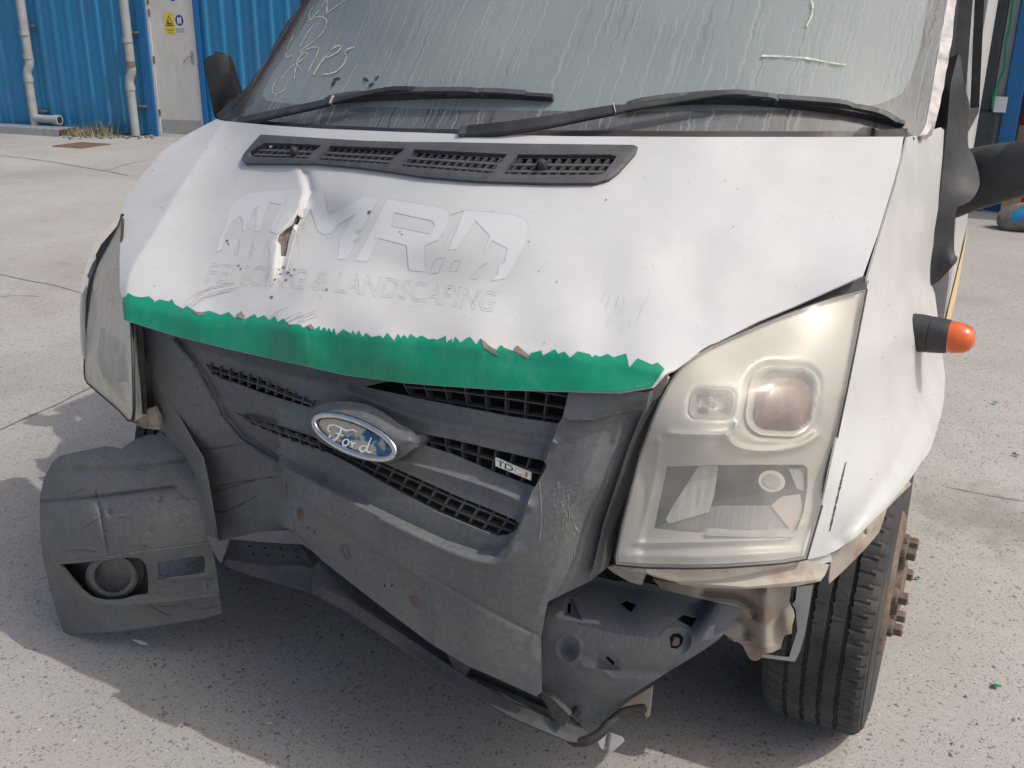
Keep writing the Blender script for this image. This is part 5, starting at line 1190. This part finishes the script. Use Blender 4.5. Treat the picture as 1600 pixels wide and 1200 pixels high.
def headlamp(depth, ol, win_, ind_, sid_, frame_lines, lensm, label=None, flip=1):
    h = sheet('headlamp', van, M['rubber'], ol, lambda uv: depth(uv)+.06, step=16, thick=.05, off=-.004)
    bz = [np.mean(ol, 0)+(np.array(p)-np.mean(ol, 0))*.975 for p in ol]
    sheet('lamp_bezel', h, M['bezel'], bz, lambda uv: depth(uv)+.014, holes=[win_, ind_, sid_] if ind_ is not None else [win_], step=7, thick=.002, relief=frame_lines, edge=6, angle=60)
    lo = [np.mean(win_, 0)+(np.array(p)-np.mean(win_, 0))*1.06 for p in win_]
    cx_, cy_ = np.mean(win_, 0)
    sheet('main_reflector', h, M['reflector'], lo, lambda uv: depth(uv)+.055, step=7, thick=.001, relief=[('bump', (cx_, cy_-10), (75, 55), .030), ('crease', [(cx_-70*flip, cy_+60), (cx_-40*flip, cy_-70)], -1*flip, .0009, 40), ('crease', [(cx_-140, cy_+18), (cx_+140, cy_+18)], 1, -.0012, 60)], angle=25)
    if ind_ is not None:
        for poly, mt, dd in (([(1040,812),(1052,790),(1092,728),(1122,728),(1116,775),(1108,800),(1046,818)], 'facetwhite', .030), ([(1024,826),(1076,797),(1130,790),(1205,790),(1240,834),(1120,834)], 'ribfloor', .034), ([(1205,790),(1222,776),(1250,772),(1256,800),(1240,834)], 'pinkglow', .030), (ell(1206, 752, 21, 17, 20, .2), 'facetwhite', .030), (ell(1206, 752, 14, 11, 20, .2), 'glassy', .028), ([(1232,732),(1258,732),(1258,768),(1246,764)], 'galv', .032)):
            sheet('reflector_facet', h, M[mt], poly, lambda uv: depth(uv)+dd, step=8, thick=.001)
    mb = MB(); c = P(cx_+8, cy_-12, float(depth(np.array([[cx_+8, cy_-12]]))[0])+.06); mb.lathe([(.022, 0), (.022, -.012), (.013, -.02), (.012, -.035), (.001, -.038)], Matrix.Translation(Vector(c)) @ Matrix.Rotation(math.radians(-90), 4, 'X') @ Matrix.Scale(-1, 4, (0, 0, 1)), 16)
    mb.build('main_bulb', M['glassy'], h)
    if ind_ is not None:
        for poly, dd, cover in ((ind_, .045, 'amber'), (sid_, .03, 'glassy')):
            c = np.mean(poly, 0); big = [c+(np.array(p)-c)*1.03 for p in poly]; inn = [c+np.array([1.5, 6 if cover == 'amber' else 0])+(np.array(p)-c)*(.80 if cover == 'amber' else .62) for p in poly]
            sheet('lamp_bowl', h, M['reflector'] if cover == 'amber' else M['reflector'], big, lambda uv: depth(uv)+.016, step=5, thick=.001, relief=[('region', big, 26 if cover == 'amber' else 14, dd)], angle=60)
            if cover == 'amber': sheet('indicator_cover', h, M[cover], inn, lambda uv: depth(uv)+.028, step=7, thick=.002, relief=[('region', inn, 14, -.008)])
            else: 
                mb = MB(); cc = P(c[0]-3, c[1]-4, float(depth(np.array([c]))[0])+.035); mb.tube([cc, cc+[0.01, -.018, .0]], [.009, .006], 10); mb.build('side_bulb', M['glassy'], h)
    sheet('lamp_lens', h, lensm, ol, depth, step=12, thick=None, edge=10)
    mb = MB(); mb.tube(np.vstack([atY(densify(ol, 12), depth(densify(ol, 12))+.004)]), .0035, 6, cap=False); mb.build('lamp_seal', M['rubber'], h)
    return h
fl = [('region', rrect(1222, 627, 132, 132, 44, 6, .06, -.08), 12, .010), ('region', rrect(1112, 631, 80, 56, 18, 5, .03, -.12), 8, .006),
      ('groove', crs([(1046,677),(1090,679),(1138,678),(1150,664)], 4), 4, -.008), ('groove', crs([(1136,682),(1150,697),(1180,704),(1220,703),(1256,694),(1278,680)], 5), 5, -.010),
      ('groove', [(995,849),(1060,848),(1140,846),(1228,842),(1252,820)], 4, -.006), ('groove', [(975,868),(1100,870),(1250,862)], 6, -.006), ('groove', [(1000,842),(1025,735),(1030,690)], 5, -.004),
      ('crease', [(1010,690),(1270,690)], 1, .00015, 60)]
hr = headlamp(hlr_t, list(lensR), win, ind, sid, fl, M['lens'])
# left lamp, clouded
lensL = [(192,336),(186,352),(166,390),(151,420),(142,460),(136,510),(133,560),(134,592),(146,606),(165,622),(186,640),(207,657),(209,600),(207,540),(205,500),(199,480),(192,440),(190,390)]
HLL = [(192,336,.40),(151,420,.42),(136,510,.37),(134,592,.29),(165,622,.20),(207,657,.10),(205,500,.13),(192,440,.22),(168,520,.225),(172,590,.165)]
hll_t = tps(HLL, 3e-4)
winL = [(158,510),(198,540),(203,630),(190,625),(160,590),(150,560)]
lensL = list(crs(lensL, 3, True))
hl = headlamp(hll_t, lensL, winL, None, None, [('bump', (176,440), (14,28), .03)], M['lens_old'])
sheet('lamp_bowl', hl, M['amber'], ell(176, 445, 16, 27, 20, .2), lambda uv: hll_t(uv)+.012, step=6, thick=.001)
sheet('lamp_edge', hl, M['bezel'], [(204,505),(211,506),(214,540),(216,600),(219,648),(226,648),(212,658),(207,657),(208,600)], lambda uv: .115+.0006*(655-uv[:, 1])*.35+0*uv[:, 0], step=6, thick=.006, relief=[('groove', [(209,508),(212,655)], 2, -.004)])
sheet('lamp_flank', hl, M['trim'], [(212,508),(221,510),(224,560),(228,647),(219,650),(216,600),(214,540)], lambda uv: .135+0*uv[:, 0], step=6, thick=.004)
# white wing seen beyond the left lamp, dark gap
sheet('front_wing', van, M['paint'], crs([(190,336),(172,352),(154,374),(142,402),(133,432),(128,470),(128,510),(130,545),(134,560),(136,545),(133,510),(134,470),(139,436),(148,408),(161,386),(176,370),(190,352)], 2, True), lambda uv: .40+.0025*(uv[:, 0]-128)+.0009*(450-uv[:, 1]), step=5, thick=.006)
sheet('wing_inner', van, M['rubber'], [(190,345),(158,382),(138,420),(131,470),(130,510),(134,565),(150,560),(160,420)], lambda uv: .50+0*uv[:, 0], step=8, thick=.01)
sheet('lamp_strut', van, M['bluegrey'], [(149,405),(147,420),(141,440),(134,470),(133,450),(137,430),(144,412)], lambda uv: .44+0*uv[:, 0], step=6, thick=.004)
sheet('lamp_tray', van, M['rustcream'], [(196,648),(207,658),(222,668),(240,671),(250,671),(247,650),(240,636),(226,640),(216,648)], lambda uv: .15+0*uv[:, 0], step=7, thick=.01, relief=[('groove', [(196,652),(222,668),(248,670)], 4, -.008)])
for k, (sx, wx) in enumerate(((-1, 0), (1, 0))):
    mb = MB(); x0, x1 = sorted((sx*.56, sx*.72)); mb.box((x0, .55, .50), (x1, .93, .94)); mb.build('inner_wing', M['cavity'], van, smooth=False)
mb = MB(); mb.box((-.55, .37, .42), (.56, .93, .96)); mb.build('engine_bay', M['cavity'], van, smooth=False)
mb = MB(); mb.box((-.92, .55, .60), (-.86, 1.14, 1.02)); mb.build('front_wing', M['paint'], van, smooth=False)
mb = MB(); mb.tube([(-.78, .74, .33), (.80, .74, .33)], .045, 12); mb.build('axle_beam', M['cavity'], van)
# dark gap between bonnet and right lamp
sheet('lamp_surround', van, M['rubber'], [(1350,430),(1300,452),(1240,479),(1185,502),(1130,530),(1085,556),(1055,578),(1041,590),(1028,612),(1040,606),(1060,580),(1090,556),(1148,526),(1228,494),(1300,467),(1352,453),(1358,440)], lambda uv: np.maximum(hood_tps(uv), hlr_t(uv))+.012, step=8, thick=.02)
sheet('slam_panel', van, M['cream'], [(1000,612),(1022,604),(1040,585),(1044,592),(1034,616),(1018,630),(1005,628)], lambda uv: .125+0*uv[:, 0], step=6, thick=.01)
# metal under the lamp
sheet('lamp_panel', van, M['rustcream'], [(960,884),(1010,888),(1075,889),(1133,888),(1189,884),(1258,875),(1296,882),(1290,897),(1282,908),(1243,916),(1167,920),(1100,918),(1063,913),(1040,904),(1013,896),(985,893)], lambda uv: hlr_t(uv)+.025, step=8, thick=.006, relief=[('groove', [(1010,896),(1063,910),(1167,917),(1283,905)], 5, -.006)])
sheet('dark_bracket', van, M['rustcream'], [(948,886),(962,883),(1010,893),(1005,906),(1002,914),(985,910),(960,896)], lambda uv: .12+0*uv[:, 0], step=7, thick=.008)
sheet('bumper_mount', van, M['cream'], [(1020,905),(1060,912),(1093,917),(1167,920),(1237,914),(1235,930),(1233,943),(1240,952),(1242,963),(1238,978),(1237,990),(1226,993),(1222,1004),(1220,1013),(1206,1020),(1193,1022),(1188,1030),(1180,1033),(1172,1030),(1166,1020),(1160,1008),(1140,995),(1100,975),(1060,950)], lambda uv: .34+.0002*(uv[:, 0]-1020), step=7, thick=.05,
      relief=[('groove', crs([(1100,925),(1150,930),(1176,945),(1180,960)], 5), 7, .02), ('groove', crs([(1150,960),(1165,972),(1168,990)], 5), 7, .018), ('groove', [(1195,930),(1195,1015)], 14, -.02), ('bump', (1228,975), (12,25), -.012)])
sheet('mount_plate', van, M['galv'], [(1245,918),(1270,915),(1257,993),(1250,1018),(1242,1034),(1188,1027),(1190,1022),(1233,1027),(1246,985),(1243,952),(1238,945),(1243,938)], lambda uv: .40+0*uv[:, 0], step=7, thick=.004)
# ---------------- right front wing
WING = [(1415,213,.80),(1395,290,.69),(1372,365,.58),(1352,440,.475),(1340,520,.425),(1310,640,.335),(1283,790,.24),(1263,880,.20),(1440,205,.93),(1478,203,1.10),(1470,330,1.06),(1455,440,1.02),(1430,530,.76),(1475,560,1.04),(1476,590,1.0),(1470,640,.88),(1440,720,.62),(1400,775,.44),(1340,840,.30),(1380,640,.51),(1330,800,.29),(1400,430,.70),(1430,320,.86),(1390,540,.56)]
wing_t = tps(WING, 3e-4)
wing_ol = [(1418,214),(1436,211),(1455,204),(1470,199),(1479,206),(1478,215),(1470,300),(1460,360),(1454,440),(1461,460),(1466,500),(1472,548),(1477,590),(1475,625),(1470,650),(1455,700),(1448,712),(1440,722),(1420,752),(1400,775),(1380,798),(1340,838),(1310,858),(1290,868),(1264,874),(1262,872),(1284,790),(1304,700),(1323,610),(1341,520),(1355,452),(1355,436),(1376,365),(1399,290),(1410,245)]
WREL = [('crease', crs([(1300,850),(1350,760),(1400,690),(1440,600),(1458,540),(1462,500)], 5), -1, 0, 1),
        ('groove', crs([(1310,845),(1370,765),(1415,690),(1440,620),(1452,560)], 5), 12, .010),
        ('groove', crs([(1330,845),(1390,780),(1435,715),(1462,650),(1470,600)], 5), 8, -.006), ('waves', .0005, 45, 50)]
wing = sheet('front_wing', van, M['paint'], wing_ol, wing_t, step=9, thick=.004, relief=WREL, edge=8, angle=50)
wing_f = lambda uv: wing_t(uv)+relief_fn(WREL)(np.asarray(uv, float).reshape(-1, 2))
mb = MB(); q = densify([(1322,722),(1314,756),(1306,790),(1297,830)], 3, False); ribbon(mb, q, wing_f, 1.0+2.6*np.abs(rng.normal(0, .5, len(q)))*np.sin(np.linspace(.2, 2.9, len(q))), .002)
mb.build('black_scrape', M['darkmark'], wing, smooth=False)
mb = MB()
for i in range(60):
    u, v = rng.uniform(1300, 1460), rng.uniform(240, 830)
    if inside(np.array([[u, v]]), np.array(wing_ol))[0]: blot(mb, u, v, rng.choice([.5, .8, 1.2]), wing_f, .0015)
mb.build('stone_chip', M['chip'], wing, smooth=False)['kind'] = 'stuff'
sheet('arch_flange', wing, M['rustcream'], [(1297,866),(1340,836),(1400,773),(1420,750),(1424,757),(1400,780),(1386,795),(1378,820),(1373,833),(1347,863),(1323,887),(1296,912),(1295,905),(1298,880)], lambda uv: wing_t(uv)+.03, step=7, thick=.003, relief=[('waves', .003, 14, 10), ('bump', (1351,832), (3,5), .01)])
sheet('wing_tab', wing, M['paint'], [(1261,873),(1297,862),(1301,877),(1277,883),(1263,891)], lambda uv: wing_t(uv)+.012, step=6, thick=.003)
# side repeater
b0 = P(1434, 520, float(wing_t(np.array([[1434, 520.]]))[0])); ax = np.array([.97, -.10, .03]); ax /= np.linalg.norm(ax)
RM = Matrix.Translation(Vector(b0)) @ Vector((0, 0, 1)).rotation_difference(Vector(ax)).to_matrix().to_4x4()
mb = MB(); mb.lathe([(.040, -.02), (.040, .006), (.0385, .022), (.0375, .0225), (.0375, .024), (.0385, .025), (.036, .055), (.034, .062), (.030, .062)], RM, 28); rep = mb.build('side_repeater', M['black'], van)
mb = MB(); mb.lathe([(.0335, .060), (.033, .075), (.030, .092), (.024, .103), (.014, .110), (.001, .112)], RM, 28); mb.build('orange_lens', M['orange'], rep, angle=60)
# mirrors
sail = [(1499,84),(1490,112),(1485,136),(1483,160),(1478,215),(1469,300),(1457,368),(1452,440),(1454,446),(1466,440),(1484,421),(1494,410),(1496,402),(1491,390),(1494,330),(1506,320),(1520,310),(1531,285),(1522,245),(1513,228),(1513,190),(1515,165),(1511,148),(1505,120)]
mir = sheet('door_mirror', van, M['black'], crs(sail, 3, True), tps([(1483,138,1.09),(1478,215,1.08),(1457,368,1.03),(1453,445,1.01),(1496,84,1.16),(1514,160,1.2),(1511,226,1.17),(1525,300,1.10),(1494,405,1.03),(1492,330,1.06)], 1e-3), step=8, thick=.03, relief=[('bump', (1484,412), (12,16), -.012)])
ap = [(1484,292,1.28),(1508,284,1.26),(1545,274,1.25),(1580,267,1.25),(1640,258,1.26),(1700,245,1.24)]
A = np.array([P(*a) for a in ap]); A = crs(A, 5)
mb = MB(); n = len(A); mb.esweep(A, .09, .135, up=(0, -.25, .97), taper=np.linspace(1.15, .88, n)); mb.build('mirror_arm', M['black'], mir, angle=50)
mb = MB(); hd = A[-1]; mb.box((hd[0]-.01, hd[1]-.06, hd[2]-.12), (hd[0]+.2, hd[1]+.08, hd[2]+.26), bev=.03); mb.build('mirror_head', M['black'], mir)
mhead = [(319,100),(320,93),(328,87),(345,84),(354,84),(360,88),(366,100),(372,120),(378,140),(378,150),(368,168),(352,182),(340,186),(334,180),(330,160),(324,130)]
ml = sheet('door_mirror', van, M['black'], crs(mhead, 3, True), lambda uv: 1.18+.0012*(uv[:, 0]-348), step=5, thick=.10, relief=[('bump', (346,130), (34,60), -.03), ('crease', [(354,80),(361,110),(370,140),(374,190)], -1, .0022, 30)])
mb = MB(); mb.sweep([P(354,165,1.26), P(372,184,1.14), (-.93, 1.08, 1.28)], .07, .09, bev=.02); mb.build('mirror_arm', M['black'], ml, angle=50)
# ---------------- wheel
wc = Vector((.872, .745, .343)); WMx = Matrix.Translation(wc) @ Matrix.Rotation(math.radians(90), 4, 'Y')
def wheel(cx, sgn, parts=True):
    we = empty('front_wheel', (cx, .745, .343)); we.parent = van
    RMx = Matrix.Rotation(math.radians(90*sgn), 4, 'Y')
    NS = 450; g = .009
    prof = [(.205,-.080),(.225,-.098),(.27,-.110),(.315,-.107),(.334,-.099),(.343,-.088)]
    tread = []
    for h0 in (-.052, -.017, .017, .052): tread += [(.345, h0-.005), (.345-g, h0-.003), (.345-g, h0+.003), (.345, h0+.005)]
    prof += [(.345, -.080)]+tread+[(.345, .080)]+[(.343,.088),(.334,.099),(.328,.101),(.326,.104),(.315,.107),(.29,.1095),(.287,.1115),(.27,.110),(.225,.098),(.205,.080)]
    prof = np.array(prof); V = []; n = len(prof)
    jit = rng.normal(0, .0012, NS)
    for k in range(NS):
        for (r, h) in prof:
            a = 2*math.pi*k/NS; rr = r
            if abs(h) >= .057 and r >= .343:
                kk = (k+int(abs(h)*160)) % 6
                if kk == 0: rr -= .0045
            elif abs(h) < .057 and r > .344:
                kk = (k+int(h*100)) % 9
                if kk == 0: rr -= .002
            V.append((rr*math.cos(a), rr*math.sin(a), h+(jit[k]*.9 if .344 < r and abs(h) < .06 else 0)))
    Fc = [(k*n+j, k*n+j+1, ((k+1) % NS)*n+j+1, ((k+1) % NS)*n+j) for k in range(NS) for j in range(n-1)]
    mb = MB(); mb.add([tuple(RMx @ Vector(v)) for v in V], Fc); mb.build('tyre', M['tyre'], we, angle=25)
    mb = MB(); mb.lathe([(.20,-.09),(.208,-.085),(.208,.085),(.215,.092),(.209,.101),(.200,.095),(.190,.082),(.178,.085),(.172,.098),(.158,.112),(.146,.117),(.080,.117),(.072,.114),(.068,.130),(.045,.136),(.001,.136)], RMx, 48)
    mb.build('wheel_rim', M['rust'], we)
    for k in range(6):
        a = math.radians(60*k+17); T = RMx @ Matrix.Translation((.100*math.cos(a), .100*math.sin(a), .116))
        mb = MB(); mb.lathe([(.0195, 0), (.0195, .010), (.016, .014)], T, 16); mb.lathe([(.0155, .012), (.0155, .030), (.0125, .033), (.001, .033)], T, 6)
        mb.build('wheel_nut', M['rust'], we, angle=20)
wheel(.872, 1); wheel(-.872, -1)
for sx in (-1, 1):
    mb = MB(); t = np.linspace(math.radians(-5), math.radians(118), 16); V = []
    for x in (sx*.735, sx*.93):
        for a in t: V.append((x, .745+.41*math.cos(a), .345+.41*math.sin(a)))
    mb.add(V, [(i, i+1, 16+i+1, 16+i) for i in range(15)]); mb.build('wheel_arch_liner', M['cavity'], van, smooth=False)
